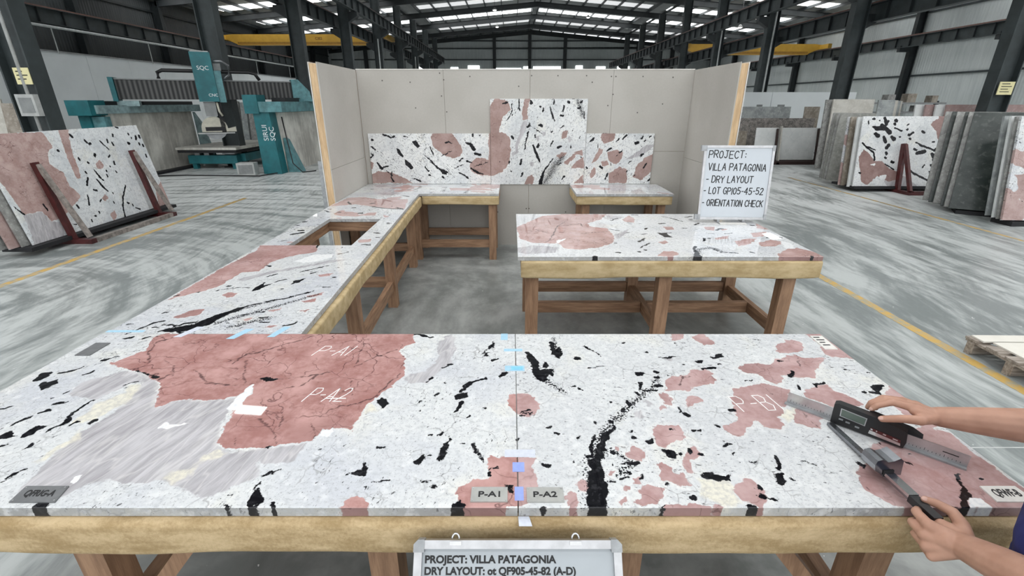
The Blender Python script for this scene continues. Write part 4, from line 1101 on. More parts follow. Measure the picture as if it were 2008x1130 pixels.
'island': '''
p o .041 4.275 .179 4.5 .322 4.746 .586 4.86 .99 4.821 .9 4.602 .744 4.433 .755 4.306 .897 4.245 .899 3.961 .844 3.758 .698 3.617 .56 3.573 .433 3.595 .394 3.734 .179 3.758 .073 3.883
p o 1.112 4.602 1.219 4.784 1.251 4.638 1.193 4.466 1.121 4.5
p o 1.231 3.782 1.315 3.832 1.319 3.758 1.253 3.72
p o 1.108 3.403 1.196 3.529 1.285 3.529 1.302 3.444 1.222 3.371
p o 1.43 4.306 1.522 4.306 1.498 4.185 1.423 4.185
p o 1.813 4.306 1.921 4.306 1.86 4.156 1.797 4.185
p o 1.753 3.909 1.921 3.988 1.861 3.883 1.753 3.857
p o 1.883 3.807 2.015 3.883 2.112 3.883 1.974 3.71 1.846 3.663
p o 2.051 3.758 2.211 3.857 2.295 3.782 2.159 3.654 2.032 3.663
p o 2.061 3.444 2.206 3.595 2.31 3.617 2.448 3.363 2.349 3.21 2.009 3.323
p o 2.146 4.07 2.321 4.127 2.208 3.961 2.11 3.935
p o 2.366 4.433 2.429 4.401 2.425 4.156 2.29 4.245
p o 1.942 4.245 2.004 4.215 1.934 4.156
g o .91 4.015 1.109 4.245 1.038 4.07 .906 3.857
g o .042 3.617 .176 3.686 .385 3.64 .345 3.486 .141 3.444 .053 3.486
g o .983 4.784 1.152 4.71 1.056 4.568 .965 4.602
c o .358 3.71 .39 3.832 .474 3.909 .446 3.847
c o 2.281 3.832 2.323 3.758 2.285 3.595 2.193 3.595
k o 1.311 4.082 1.388 4.07 1.399 3.924 1.339 3.935
k s 1.433 4.42 .0108 1.482 4.427 .0145
k s 1.263 4.257 .0122 1.237 4.215 .0104
k s 1.165 4.026 .0083 1.209 4.054 .0067
k s 1.078 3.797 .0126 1.118 3.847 .0096 1.151 3.893 .0048
k s 1.352 4.07 .0067 1.435 4.082 .0084
k s .906 4.215 .0052 .984 4.156 .0068
k s .987 4.547 .0056 1.073 4.652 .0076
k s 1.37 3.304 .0417 1.419 3.371 .0283 1.446 3.478 .0175 1.455 3.573 .0119 1.498 3.654 .0091
k s 1.878 3.494 .0117 1.889 3.486 .0117
k s 1.634 3.503 .0044 1.76 3.473 .0058
k s 1.598 3.64 .0045 1.631 3.529 .0059
k s 1.882 4.173 .0086 1.952 4.233 .0139
k s 2.212 3.919 .0097 2.222 3.919 .0097
k s 2.329 3.935 .0098 2.344 3.924 .0097
k s .154 3.304 .0167 .18 3.343 .0281 .19 3.304 .0167
k s .596 3.343 .0127 .635 3.395 .0128 .671 3.323 .0168
k s 1.091 3.323 .0126 1.109 3.343 .0169
k s 1.742 3.323 .014 1.757 3.343 .0169
k s 2.216 3.304 .0125 2.289 3.395 .0085
k s 1.529 3.323 .0126 1.555 3.343 .0112
k s .827 3.486 .0073 .843 3.486 .0131
k s 1.004 3.507 .0117 1.016 3.516 .0088
k s 1.061 3.555 .0119 1.065 3.546 .0089
k s 1.608 4.245 .0104 1.623 4.245 .0104
k s 1.7 3.898 .0081 1.714 3.898 .0081
k s 1.623 3.807 .0063 1.662 3.893 .0064
k s 1.539 4.724 .0038 1.617 4.652 .0057 1.685 4.513 .0055
k s 1.257 4.799 .0078 1.321 4.784 .0097
k s 1.78 4.695 .0076 1.865 4.746 .0058
k s 1.775 4.588 .0093 1.8 4.588 .0075
k s 1.244 4.42 .009 1.252 4.42 .009
k s .858 3.758 .0062 .883 3.748 .0047
k s 1.041 4.082 .005 1.065 4.093 .0051
k s 2.282 4.356 .0125 2.313 4.356 .0107
k s .394 3.343 .0056 .424 3.285 .0069
k s 1.039 3.617 .0045 1.156 3.758 .0047
k s 1.76 4.054 .005 1.811 4.054 .005
k s 1.901 4.043 .005 1.986 4.07 .005
k s 1.76 4.369 .0089 1.828 4.446 .0073
v s .319 3.807 .0032 .382 4.07 .0067 .433 4.306 .0053 .53 4.5 .0037
v s .448 4.306 .0035 .665 4.433 .0054 .678 4.306 .0071
v s .378 4.015 .005 .185 4.245 .0035
v s .38 3.883 .0032 .289 3.782 .0047 .18 3.768 .0031
v s .481 3.909 .0032 .668 3.758 .0047 .799 3.734 .0031
v s .429 4.099 .0034 .645 4.07 .005 .874 4.127 .0034
s s 1.403 3.363 .0737 1.494 3.573 .0519 1.615 3.617 .0524 1.657 3.529 .0385
''',
'back': '''
p o -1.098 1.619 -.836 1.619 -.746 1.508 -.676 1.386 -.712 1.304 -.82 1.262 -.967 1.324 -1.089 1.427 -1.115 1.528
p o -.587 1.189 -.52 1.262 -.391 1.272 -.263 1.22 -.266 1.052 -.418 1.02 -.526 1.062 -.589 1.115
p o -2.051 1.009 -1.889 1.094 -1.718 1.073 -1.55 1.009 -1.405 .923 -2.061 .923
p o -2.011 1.241 -1.943 1.2 -1.974 1.115 -2.019 1.136
k o -1.612 1.407 -1.56 1.386 -1.514 1.304 -1.528 1.272 -1.587 1.324
k o -1.507 1.262 -1.426 1.2 -1.384 1.136 -1.433 1.119 -1.493 1.179
k o -1.391 1.504 -1.327 1.512 -1.27 1.423 -1.314 1.407 -1.363 1.458
k o -1.052 1.147 -.915 1.094 -.907 1.035 -.982 1.052
k o -1.009 1.041 -.952 1.009 -.943 .962 -.986 .988
k s -1.899 1.21 .0106 -1.832 1.126 .0171
k s -1.865 1.126 .0086 -1.742 1.162 .0128
k s -1.224 1.324 .0063 -1.144 1.241 .0106 -1.042 1.136 .0107
k s -1.696 1.083 .0086 -1.714 1.009 .0086 -1.691 .949 .0109
k s -1.78 1.105 .0064 -1.696 1.03 .0086
k s -.63 1.478 .0124 -.567 1.458 .0208 -.527 1.396 .0251
k s -.629 1.227 .0127 -.56 1.21 .0106
k s -.518 1.335 .0168 -.429 1.314 .0189
k s -.532 1.579 .0206 -.528 1.565 .0124
k s -.747 1.073 .0107 -.679 1.041 .0108 -.615 .992 .0108
k s -.916 1.478 .0104 -.873 1.492 .0104 -.828 1.474 .0083
k s -1.94 1.518 .0145 -1.919 1.518 .0145
k s -1.95 1.427 .0125 -1.901 1.386 .0105
k s -1.764 1.585 .0165 -1.713 1.569 .0103 -1.673 1.549 .0124
k s -1.641 1.555 .0145 -1.619 1.565 .0103
k s -1.225 1.157 .0107 -1.175 1.09 .015
k s -1.167 1.041 .0108 -1.146 1.03 .0129
k s -.681 1.266 .0127 -.732 1.231 .0085
k s -1.981 1.345 .0063 -1.932 1.304 .0106 -2.011 1.262 .0127
k s -.999 1.136 .0064 -.81 1.009 .0065
k s -.979 1.304 .0084 -.837 1.365 .0063
k s -1.132 1.427 .0063 -1.095 1.324 .0105
k s -.805 1.136 .0064 -.673 1.179 .0064
k s -.66 1.528 .0062 -.63 1.488 .0083
k s -1.421 .988 .0065 -1.293 .955 .0108
k s -1.502 1.569 .0062 -1.44 1.549 .0083
k s -.567 1.126 .015 -.461 1.062 .015 -.396 1.052 .0086
k s -.512 1.157 .0064 -.328 1.22 .0064
p o -.298 1.942 -.22 2.057 -.046 2.019 -.005 1.904 -.109 1.826 -.141 1.748 -.173 1.629 -.068 1.599 -.016 1.528 -.005 1.345 -.027 1.2 -.113 1.094 -.244 1.03 -.331 1.02
p o .14 1.865 .18 2.057 .262 2.057 .222 1.923 .228 1.787 .172 1.763
p o .181 .901 .234 1.03 .299 1.041 .333 .966 .301 .901
p o .693 1.508 .709 1.639 .783 1.639 .765 1.549
p o .637 1.304 .721 1.355 .785 1.345 .682 1.252
p o .727 1.2 .831 1.283 .913 1.355 .895 1.283 .792 1.179
p o .838 1.136 .919 1.241 1.024 1.283 1.033 1.126
p o .891 .923 1.016 1.041 1.044 .923
p o .871 1.345 .996 1.396 1.001 1.304
g o .162 1.758 .224 1.767 .194 1.649 .132 1.528 .091 1.427 .102 1.345 .016 1.283 -.005 1.324 .059 1.365 .059 1.468 .111 1.589
g o .777 1.528 .806 1.579 .837 1.508 .8 1.478
g o .426 1.629 .478 1.625 .469 1.569 .421 1.569
g o .343 1.569 .385 1.569 .376 1.488 .35 1.508
g o .264 1.22 .318 1.21 .308 1.157 .265 1.168
k s -.118 1.984 .0099 -.056 2 .0139
k s .262 2.019 .0119 .273 1.99 .0218
k s .108 2.047 .0079 .111 1.904 .01
k s .521 1.952 .008 .555 1.855 .012 .594 1.758 .0081
k s .393 1.952 .0159 .404 1.946 .0119
k s .766 2.009 .0158 .782 2.007 .0139
k s .676 1.832 .0161 .701 1.832 .0141
k s .713 1.958 .01 .699 1.888 .01
k s .382 1.704 .0122 .413 1.704 .0244
k s .215 1.685 .0122 .246 1.728 .0162
k s .183 1.355 .0063 .207 1.488 .0083 .231 1.619 .0143
k s .303 1.447 .0104 .347 1.345 .021 .404 1.22 .0085
k s .373 1.427 .025 .377 1.458 .0125
k s .539 1.431 .0083 .577 1.498 .0124
k s .005 1.559 .0165 .027 1.538 .0186
k s .145 1.262 .0106 .128 1.195 .017
k s .676 1.669 .0082 .723 1.712 .0081
k s .941 2 .0139 .95 2.023 .0119
k s .654 1.411 .0167 .697 1.423 .0125
k s .147 1.02 .0108 .164 1.073 .0086
k s .826 2.047 .0118 .846 2.047 .0118
k s .411 .901 .0305 .431 .988 .0259 .45 1.073 .0172 .492 1.136 .0107 .585 1.262 .0085
k s .725 .977 .0087 .76 1.02 .0129
k s -.166 1.22 .0085 -.16 1.22 .0085
k s -.005 1.098 .0086 -.001 1.09 .0086
k s .904 1.933 .012 .934 1.942 .0159
k s .005 2 .0079 .01 1.865 .008 -.057 1.767 .0061
k s .439 1.923 .01 .434 1.884 .01
k s .569 2.047 .0079 .576 1.981 .0079
k s .42 1.599 .0082 .246 1.718 .0041
k s .663 1.179 .0085 .705 1.21 .0085
k s .981 1.283 .0127 .987 1.279 .0106
k s .332 1.579 .0082 .337 1.549 .0082
k s .552 1.609 .0062 .573 1.639 .0082
k s .823 1.447 .0104 .835 1.411 .0104
k s .989 1.884 .008 1.001 1.787 .0081
k s .946 1.528 .0062 .954 1.569 .0062
k s .016 1.826 .008 .024 1.845 .008
k s -.027 1.22 .0106 -.022 1.189 .0085
s s .476 .923 .0867 .559 1.052 .1072 .62 1.179 .1061 .724 1.283 .0842
s s .97 1.845 .0803 .899 2.019 .0593
p o 1.24 1.549 1.257 1.619 1.446 1.619 1.413 1.508 1.289 1.458
p o 1.154 1.262 1.229 1.407 1.295 1.386 1.219 1.241 1.136 1.2
p o 1.34 1.345 1.465 1.386 1.564 1.355 1.561 1.262 1.482 1.179 1.37 1.241
p o 1.384 1.052 1.527 1.157 1.639 1.115 1.657 .923 1.394 .923
p o 1.736 1.009 1.765 1.157 1.881 1.283 2.024 1.345 2.048 1.136 1.849 .966
p o 1.114 1.041 1.182 1.157 1.2 1.052 1.139 .988
p o 1.264 1.22 1.348 1.241 1.396 1.179 1.29 1.157
g o 1.585 1.241 1.885 1.447 2.031 1.468 1.836 1.304
k s 1.097 1.488 .0083 1.126 1.518 .0186 1.145 1.549 .0103
k s 1.734 1.468 .0187 1.764 1.482 .0166
k s 1.339 1.365 .0105 1.389 1.407 .0146
k s 1.847 1.504 .0145 1.867 1.512 .0104
k s 1.549 1.524 .0083 1.597 1.579 .0124
k s 1.258 1.153 .0192 1.291 1.136 .0128
k s 1.342 .977 .0087 1.373 1.062 .0108
k s 1.97 .96 .0174 1.99 .977 .013
k s 1.801 1.538 .0124 1.82 1.559 .0103
k s 1.457 1.488 .0083 1.496 1.528 .0145
k s 1.511 1.345 .0105 1.551 1.376 .0105
k s 1.653 1.2 .0085 1.693 1.231 .0085
k s 1.052 1.157 .0085 1.076 1.126 .0107
k s 1.205 1.447 .0062 1.213 1.396 .0084
k s 1.916 1.549 .0103 1.935 1.569 .0103
k s 1.977 1.569 .0083 1.997 1.488 .0083
k s 1.643 1.073 .0086 1.652 1.094 .0107
k s 1.404 1.22 .0085 1.413 1.179 .0085
k s 1.911 1.2 .0106 1.875 1.136 .0107
''',
'rackL': '''
p o -.004 1.514 .983 1.476 1.017 1.369 1.052 1.261 .911 1.188 .84 1.026 1.001 .875 .988 .676 1.097 .497 .853 .362 .643 .272 .424 .235 .357 .403 .079 .424 .077 .568 .021 .895 -.111 1.324
p o 1.27 1.502 1.448 1.493 1.385 1.343 1.323 1.148 1.299 .925 1.249 .749 1.173 .76 1.185 1.051 1.221 1.246 1.246 1.375
p o 1.648 .929 1.774 .986 1.806 .885 1.707 .826 1.635 .859
p o 1.451 .382 1.554 .448 1.583 .369 1.493 .325
p o 1.455 .109 1.581 .156 1.583 .054 1.471 -.021
p o 2.735 .302 2.947 .436 2.972 -.06 2.613 -.013
g o .079 .424 .357 .403 .424 .235 .597 .193 .502 -.009 .003 -.009 .049 .223
g o .033 1.255 .302 1.248 .336 1.127 .119 .998 -.076 1.062
k s 1.436 1.406 .0204 1.455 1.378 .0205
k s 1.659 1.312 .016 1.681 1.276 .0188
k s 1.715 1.246 .0216 1.737 1.248 .0217
k s 1.725 1.081 .0218 1.712 1.059 .0218
k s 1.386 1.047 .0205 1.386 1.033 .0205
k s 1.512 .973 .0158 1.53 .955 .0185
k s 1.088 1.204 .0192 1.099 1.196 .0144
k s 2.046 .918 .0175 2.035 .889 .0204
k s 2.291 1.357 .0209 2.283 1.328 .0179
k s 2.119 1.291 .0116 2.106 1.243 .0145
k s 1.953 1.279 .0113 2.001 1.203 .0114 2.065 1.125 .0116
k s 2.199 1.236 .0148 2.205 1.191 .0207
k s 2.654 1.355 .0191 2.662 1.339 .0191
k s 2.554 1.196 .022 2.592 1.188 .019
k s 2.81 1.294 .0262 2.786 1.243 .0196
k s 2.904 1.293 .0266 2.903 1.272 .0233
k s 2.826 1.175 .0198 2.824 1.148 .0231
k s 2.9 1.134 .0201 2.902 1.113 .0201
k s 2.866 .958 .0167 2.864 .918 .0168
k s 1.566 .844 .0107 1.611 .719 .019 1.652 .659 .011
k s 1.529 .695 .0107 1.579 .566 .0218 1.639 .47 .0083
k s 1.38 .741 .0156 1.288 .627 .0128
k s 1.385 .834 .0155 1.393 .809 .013
k s 1.796 .802 .014 1.803 .788 .014
k s 1.919 .852 .0114 1.926 .841 .0114
k s 1.992 .768 .0145 1.999 .747 .0146
k s 1.773 .739 .0112 1.771 .7 .014
k s 1.649 .293 .0112 1.655 .267 .0112
k s 1.218 .486 .0102 1.16 .344 .0127
k s 1.278 .198 .0105 1.278 .174 .0105
k s 1.16 .152 .0103 1.186 .146 .0129
k s 1.069 .113 .0101 1.068 .082 .0101
k s 2.057 .499 .0119 1.885 .323 .0145 1.785 .163 .0144 1.736 -.013 .0173
k s 1.935 .21 .0177 1.957 .205 .0148
k s 2.014 .167 .015 2.022 .139 .015
k s .943 .377 .0146 .953 .34 .0171
k s 2.704 .474 .0133 2.71 .44 .0133
k s 1.718 .431 .0112 1.718 .416 .0112
k s 1.431 .374 .008 1.383 .346 .0106
k s .714 .13 .0071 .78 .106 .0096
k s 1.381 .54 .0105 1.429 .519 .0132
k s 2.057 .092 .0091 2.144 .054 .0123
k s 2.695 1.275 .0129 2.694 1.263 .0129
k s 2.434 1.479 .0152 2.479 1.47 .0123
k s 2.024 1.031 .0115 1.972 1 .0115
k s .019 .539 .0079 .098 .419 .0122
k s .433 .494 .0109 .451 .404 .0088
''',
'rackR': '''
p o 1.593 1.404 1.637 1.472 1.765 1.539 1.749 1.62 3.421 1.62 3.51 1.242 2.453 1.242 2.334 1.133 2.167 .968 2.236 .775 2.173 .663 2.035 .775 1.83 1.078 1.748 1.269
p o .035 .663 .119 .858 .281 .747 .425 .58 .599 .58 .802 .411 1.113 .299 1.187 .214 .858 .1 .541 .242 .346 .015 .186 .1
g o .807 .383 1.182 .242 1.546 .015 1.562 -.071 .888 -.071 .741 .1
c o .324 .496 .461 .538 .445 .462
c o .6 .242 .769 .271 .76 .157 .643 .157
k s .234 1.534 .0223 .263 1.526 .0278
k s .5 1.553 .0278 .561 1.418 .0391 .597 1.485 .0223
k s .765 1.499 .0335 .796 1.485 .0279
k s .75 1.426 .0279 .768 1.404 .0224
k s .264 1.356 .0224 .355 1.323 .0504 .526 1.323 .0504
k s .342 1.201 .0393 .413 1.154 .045
k s .457 1.391 .0391 .588 1.296 .0449 .671 1.228 .0506
k s .545 1.133 .0282 .608 1.023 .0396
k s .731 1.133 .0282 .797 1.083 .0452
k s .694 .941 .0397 .66 .885 .0397
k s .666 .775 .0285 .685 .747 .0285
k s .656 .663 .0229 .688 .649 .0229
k s .766 1.337 .014 .95 1.263 .0169
k s .917 1.133 .0169 .947 1.127 .0169
k s 1.068 1.291 .0253 1.077 1.302 .0196
k s 1.19 1.201 .0281 1.228 1.228 .0225
k s 1.123 1.182 .0282 1.154 1.165 .0282
k s 1.055 1.391 .0168 1.094 1.41 .0168
k s 1.168 1.091 .0226 1.184 1.083 .0226
k s 1.437 1.255 .0281 1.481 1.22 .0253
k s 1.327 1.009 .0142 1.486 .927 .0227 1.638 .885 .0199 1.856 .802 .0228
k s 1.833 .844 .0456 1.928 .802 .0513
k s 1.752 .747 .0343 1.841 .663 .0573
k s 1.837 .608 .0459 1.906 .552 .0402 2.045 .51 .0201
k s 1.403 .761 .0399 1.568 .802 .0456
k s 1.313 .858 .0228 1.376 .83 .0228
k s 1.595 .44 .0202 1.628 .496 .0144
k s 2.013 .383 .0347 2.047 .355 .0347
k s 2.009 .256 .0261 2.027 .271 .0203
k s 1.774 .341 .0145 1.834 .214 .0145
k s 1.788 .49 .0259 1.903 .496 .0173
k s .067 .996 .017 .217 .872 .017 .378 .775 .0171 .42 .608 .0229
k s .21 .913 .0113 .411 .83 .0114
k s .666 .524 .0115 .923 .383 .0115
k s 1.255 .398 .0202 1.404 .299 .0231 1.595 .214 .0203 1.964 .043 .0204
k s 1.85 .029 .0263 1.967 .029 .0233
k s .833 .566 .0287 .879 .552 .0287
k s .107 .313 .0173 .138 .304 .0173
k s 1.712 1.023 .017 1.756 1.018 .0198
k s .128 1.485 .0139 .147 1.41 .014
k s .382 1.499 .0139 .397 1.491 .0139
k s 1.889 .496 .0173 1.969 .383 .026
''',
}
DATA = {k: [(l[0], 'poly' if l[2] == 'o' else 'st', _pts(l[4:], 2 if l[2] == 'o' else 3)) for l in v.strip().split('\n')] for k, v in RAW.items()}
# ------------------------------------------------------------------ benches
def wrapped_rail(name, p0, p1, w, h, m, parent, r=.022, rough=.004, sag=.0, seg=.05, sd=1):
    """soft wrapped rail: rounded profile swept from p0 to p1 with gentle lumps"""
    p0 = Vector(p0); p1 = Vector(p1); d = p1 - p0; L = d.length; d.normalize()
    s = d.cross(Vector((0, 0, 1))).normalized(); u = Vector((0, 0, 1))
    prof = []
    for cx, cz, a0 in ((w/2 - r, h/2 - r, 0), (-w/2 + r, h/2 - r, 90), (-w/2 + r, -h/2 + r, 180), (w/2 - r, -h/2 + r, 270)):
        for k in range(5):
            a = math.radians(a0 + 22.5 * k); prof.append((cx + r * math.cos(a), cz + r * math.sin(a)))
    rr = random.Random(sd); ph = [rr.uniform(0, 6.28) for _ in range(6)]
    n = max(3, int(L / seg)); bm = bmesh.new(); rings = []
    for i in range(n + 1):
        t = L * i / n
        lump = rough * (math.sin(t * 7 + ph[0]) + .6 * math.sin(t * 17 + ph[1]))
        low = sag * (math.sin(t * 3.1 + ph[2]) + .5 * math.sin(t * 8.3 + ph[3]))
        e = 1.0 if 0 < i < n else .93
        ring = []
        for (a, b) in prof:
            bb = b + (low if b < 0 else 0)
            ring.append(bm.verts.new(p0 + d * t + s * (a * e + (lump if abs(a) > w/2 - r else 0) * (1 if a > 0 else -1)) + u * bb * (e if b < 0 else 1)))
        rings.append(ring)
    k = len(prof)
    for a, b in zip(rings, rings[1:]):
        for i in range(k):
            f = bm.faces.new((a[i], a[(i+1) % k], b[(i+1) % k], b[i])); f.smooth = True
    bm.faces.new(rings[0][::-1]); bm.faces.new(rings[-1])
    bmesh.ops.recalc_face_normals(bm, faces=bm.faces[:])
    me = bpy.data.meshes.new(name); bm.to_mesh(me); bm.free()
    return link(name, me, m, parent)

def leg(t, x, y, h, w=.095):
    return MB().box((x - w/2, y - w/2, 0), (x + w/2, y + w/2, h)).build('leg', M_leg, t, bevel=.004)
def stretcher(t, p0, p1, w=.05, h=.10, m=None):
    d = abs(p1[0] - p0[0]) > abs(p1[1] - p0[1])
    return MB().bar(p0, p1, w, h).build('stretcher', m or (M_railx if d else M_raily), t, bevel=.003)
def beam(t, p0, p1, w=.06, h=.10, name='top_rail'):
    d = abs(p1[0] - p0[0]) > abs(p1[1] - p0[1])
    return MB().bar(p0, p1, w, h).build(name, M_railx if d else M_raily, t, bevel=.003)
T, TH = .91, .033
B = T - TH - .002         # underside of the stone
# front bench
fb = thing('work_bench', 'long timber work bench in front with a thick tan felt-wrapped front rail', 'bench', (0, 0, 0))
wrapped_rail('felt_rail', (-2.06, 1.035, .806), (1.50, 1.035, .806), .075, .134, M_felt, fb, r=.028, rough=.0022, sag=.004, sd=3)
beam(fb, (-2.02, 2.04, B - .05), (1.50, 2.04, B - .05))
for x in (-2.02, -1.38, -.42, .38, 1.17, 1.46): beam(fb, (x, 1.075, B - .055), (x, 2.01, B - .055), .06, .09, 'cross_rail')
for x in (-1.38, -.42, .38, 1.20):
    leg(fb, x, 1.14, B - .10); leg(fb, x, 1.98, B - .01 - .09)
stretcher(fb, (-1.335, 1.98, .22), (1.16, 1.98, .22)); 
for x in (-1.38, 1.20): stretcher(fb, (x, 1.19, .28), (x, 1.93, .28))
for (xa, xb) in ((-.98, -1.33), (.80, 1.15)):
    MB().bar((xa, 1.14, .75), (xb, 1.14, .30), .05, .085, (0, 1, 0)).build('brace', M_leg, fb, bevel=.003)
# left bench
def xr(y): return -1.066 - .0305 * (y - 2.11)
lb = thing('work_bench', 'timber bench along the left run, tan paper-wrapped rail, sink opening in its top', 'bench', (0, 0, 0))
wrapped_rail('wrapped_rail', (xr(2.13) + .004, 2.13, .812), (xr(6.0) + .004, 6.0, .812), .05, .122, M_paper, lb, r=.016, rough=.003, sag=.008, sd=5)
beam(lb, (-2.01, 2.13, B - .05), (-2.01, 6.72, B - .05))
for y in (2.16, 3.24, 4.69, 5.85): beam(lb, (-1.975, y, B - .05), (xr(y) - .026, y, B - .05), .06, .10, 'cross_rail')
beam(lb, (-1.885, 3.275, B - .05), (-1.885, 4.655, B - .05), .05, .10, 'trimmer'); beam(lb, (-1.28, 3.275, B - .05), (-1.28, 4.655, B - .05), .03, .10, 'trimmer')
for y in (3.24, 4.515, 5.785):
    leg(lb, xr(y) - .10, y, B - .10); leg(lb, -1.99, y, B - .10)
    stretcher(lb, (-1.94, y, .27), (xr(y) - .15, y, .27))
for ya, yb in ((2.5, 3.19), (3.29, 4.465), (4.565, 5.735)):
    stretcher(lb, (xr(ya) - .10, ya, .24), (xr(yb) - .10, yb, .24)); stretcher(lb, (-1.99, ya, .24), (-1.99, yb, .24))
# far left bench
b2 = thing('work_bench', 'timber bench below the far left counter against the plasterboard wall', 'bench', (0, 0, 0))
wrapped_rail('wrapped_rail', (-1.155, 6.045, .818), (-.16, 6.045, .818), .05, .11, M_paper, b2, r=.016, rough=.002, sag=.003, sd=8)
beam(b2, (-1.95, 6.74, B - .05), (-.17, 6.74, B - .05)); beam(b2, (-.19, 6.08, B - .05), (-.19, 6.70, B - .05), name='cross_rail')
for x in (-.25, -1.26): leg(b2, x, 6.12, B - .10); leg(b2, x, 6.68, B - .10)
stretcher(b2, (-1.21, 6.12, .22), (-.30, 6.12, .22)); stretcher(b2, (-1.21, 6.68, .24), (-.30, 6.68, .24))
# far right bench
b3 = thing('work_bench', 'small timber bench at the right of the plasterboard wall with tan wrapped edges', 'bench', (0, 0, 0))
wrapped_rail('wrapped_rail', (.845, 6.03, .818), (2.075, 6.03, .818), .05, .11, M_paper, b3, r=.016, rough=.002, sag=.002, sd=9)
wrapped_rail('wrapped_rail', (.86, 6.06, .818), (.86, 6.74, .818), .045, .11, M_paper, b3, r=.016, rough=.002, sag=.002, sd=10)
beam(b3, (.89, 6.74, B - .05), (2.07, 6.74, B - .05)); beam(b3, (2.03, 6.07, B - .05), (2.03, 6.70, B - .05), name='cross_rail')
for x in (.98, 1.97): leg(b3, x, 6.12, B - .10); leg(b3, x, 6.66, B - .10)
stretcher(b3, (1.03, 6.12, .22), (1.92, 6.12, .22)); stretcher(b3, (1.03, 6.66, .22), (1.92, 6.66, .22))
# island bench
ib = thing('work_bench', 'six-legged timber bench under the island slab, tan paper-wrapped front rail', 'bench', (0, 0, 0))
wrapped_rail('wrapped_rail', (.075, 3.40, .806), (2.375, 3.40, .806), .06, .138, M_paper, ib, r=.018, rough=.002, sag=.006, sd=12)
beam(ib, (.12, 4.50, B - .05), (2.26, 4.50, B - .05))
for x in (.105, 1.22, 2.30): beam(ib, (x, 3.435, B - .055), (x, 4.46, B - .055), .06, .09, 'cross_rail')
for x in (.165, 1.22, 2.20): leg(ib, x, 3.50, B - .10, .10); leg(ib, x, 4.42, B - .10, .10)
for x in (.165, 1.22, 2.20): stretcher(ib, (x, 3.555, .24), (x, 4.365, .24))
stretcher(ib, (.195, 3.96, .24), (1.19, 3.96, .24)); stretcher(ib, (1.25, 3.96, .24), (2.17, 3.96, .24))
stretcher(ib, (.22, 4.42, .26), (1.165, 4.42, .26)); stretcher(ib, (1.275, 4.42, .26), (2.145, 4.42, .26))

# ------------------------------------------------------------------ the laid-out stone
M_st_l = stone('breccia_front_left', fleck=.8, ang=1.2, dens=.7, seed=0, cream=.3)
M_st_r = stone('breccia_front_right', pink=(.41, .25, .24), pink2=(.53, .37, .36), fleck=.8, ang=-.15, dens=.75, blue=(.63, .64, .65), seed=2, veins=.45)
M_st_c = stone('breccia_counter', pink=(.42, .245, .228), pink2=(.55, .37, .35), fleck=.8, ang=.5, dens=.9, seed=4, veins=.8, kb=.003)
M_st_d = stone('breccia_counter_far', pink=(.45, .30, .28), pink2=(.55, .40, .38), fleck=.85, ang=.05, dens=1.1, seed=6, veins=.5, kb=.006, proc=.15, procblack=.3)
M_st_i = stone('breccia_island', pink=(.47, .295, .268), pink2=(.58, .41, .385), fleck=.8, ang=-.15, dens=.8, seed=8, veins=.7, kb=.003, white=(.76, .765, .765), blue=(.68, .69, .71))
SPL = dict(pink=(.35, .235, .21), pink2=(.43, .31, .285), fleck=.85, dens=1.0, veins=.7, fs=.7, rough=.3, spec=.2, white=(.80, .81, .80), blue=(.66, .68, .69), procblack=.15, kb=-.0005)
M_st_b = stone('breccia_splash', ang=1.0, seed=10, **SPL)
M_st_b2 = stone('breccia_splash_left', ang=-.85, seed=21, **SPL)
M_edgeshade = stone('sawn_breccia_edge_shaded', pink=(.27, .155, .145), pink2=(.33, .20, .19), white=(.44, .435, .42), blue=(.34, .34, .34), fleck=.6, dens=.6, seed=3, rough=.5)  # rough sawn edge, its tones darkened to paint shade on the slab sides
sl = tag(slab('stone_countertop', M_st_l, [-2.075, .0185], [1.02, 2.11], TH, DATA['front'], .0065, edge=M_edgeshade), 'large front left polished slab with the big pink patch and grey flow', 'stone slab')
sl.location = (0, 0, T)
sl2 = tag(slab('stone_countertop', M_st_r, [.0215, 1.565], [1.02, 2.11], TH, DATA['front'], .0065, edge=M_edgeshade), 'large front right polished slab with scattered pink islands and a black vein', 'stone slab')
sl2.location = (0, 0, T)
def wp(x, y):
    s = -.0305 * (y - 2.11)
    if x <= -1.066: k = max(0, (x + 1.33) / .264) if y > 3.69 else max(0, (x + 1.9) / .834)
    else: k = max(0, 1 - (x + 1.066) / .9)
    return (x + s * min(1, k), y)
s3 = tag(slab('stone_countertop', M_st_c, [-2.06, -1.066], [2.114, 3.688], TH, DATA['leftA'], .010, warp=wp, edge=M_edgeshade), 'nearer slab of the left run with a long black vein and pink far corner', 'stone slab')
s3.location = (0, 0, T)
def kB(x, y):
    if y < 4.631: return x < -1.835 or (-1.31 < x < -1.066)
    return x < -1.066 or y > 6.03
s4 = tag(slab('stone_countertop', M_st_d, [-2.055, -1.835, -1.31, -1.066, -.16], [3.692, 4.631, 6.03, 6.775], TH, DATA['leftB'], .014, keep=kB, warp=wp, edge=M_edgeshade), 'L-shaped far left counter slab with the sink cutout', 'stone slab')
s4.location = (0, 0, T)
s5 = tag(slab('stone_countertop', M_st_d, [.835, 2.085], [6.0, 6.775], TH, [], .05, edge=M_edgeshade), 'small counter slab on the far right bench', 'stone slab'); s5.location = (0, 0, T)
s6 = tag(slab('stone_countertop', M_st_i, [.05, 2.375], [3.385, 4.845], TH, DATA['island'], .010, edge=M_edgeshade), 'island slab with a large pink field at its left end', 'stone slab'); s6.location = (0, 0, T)
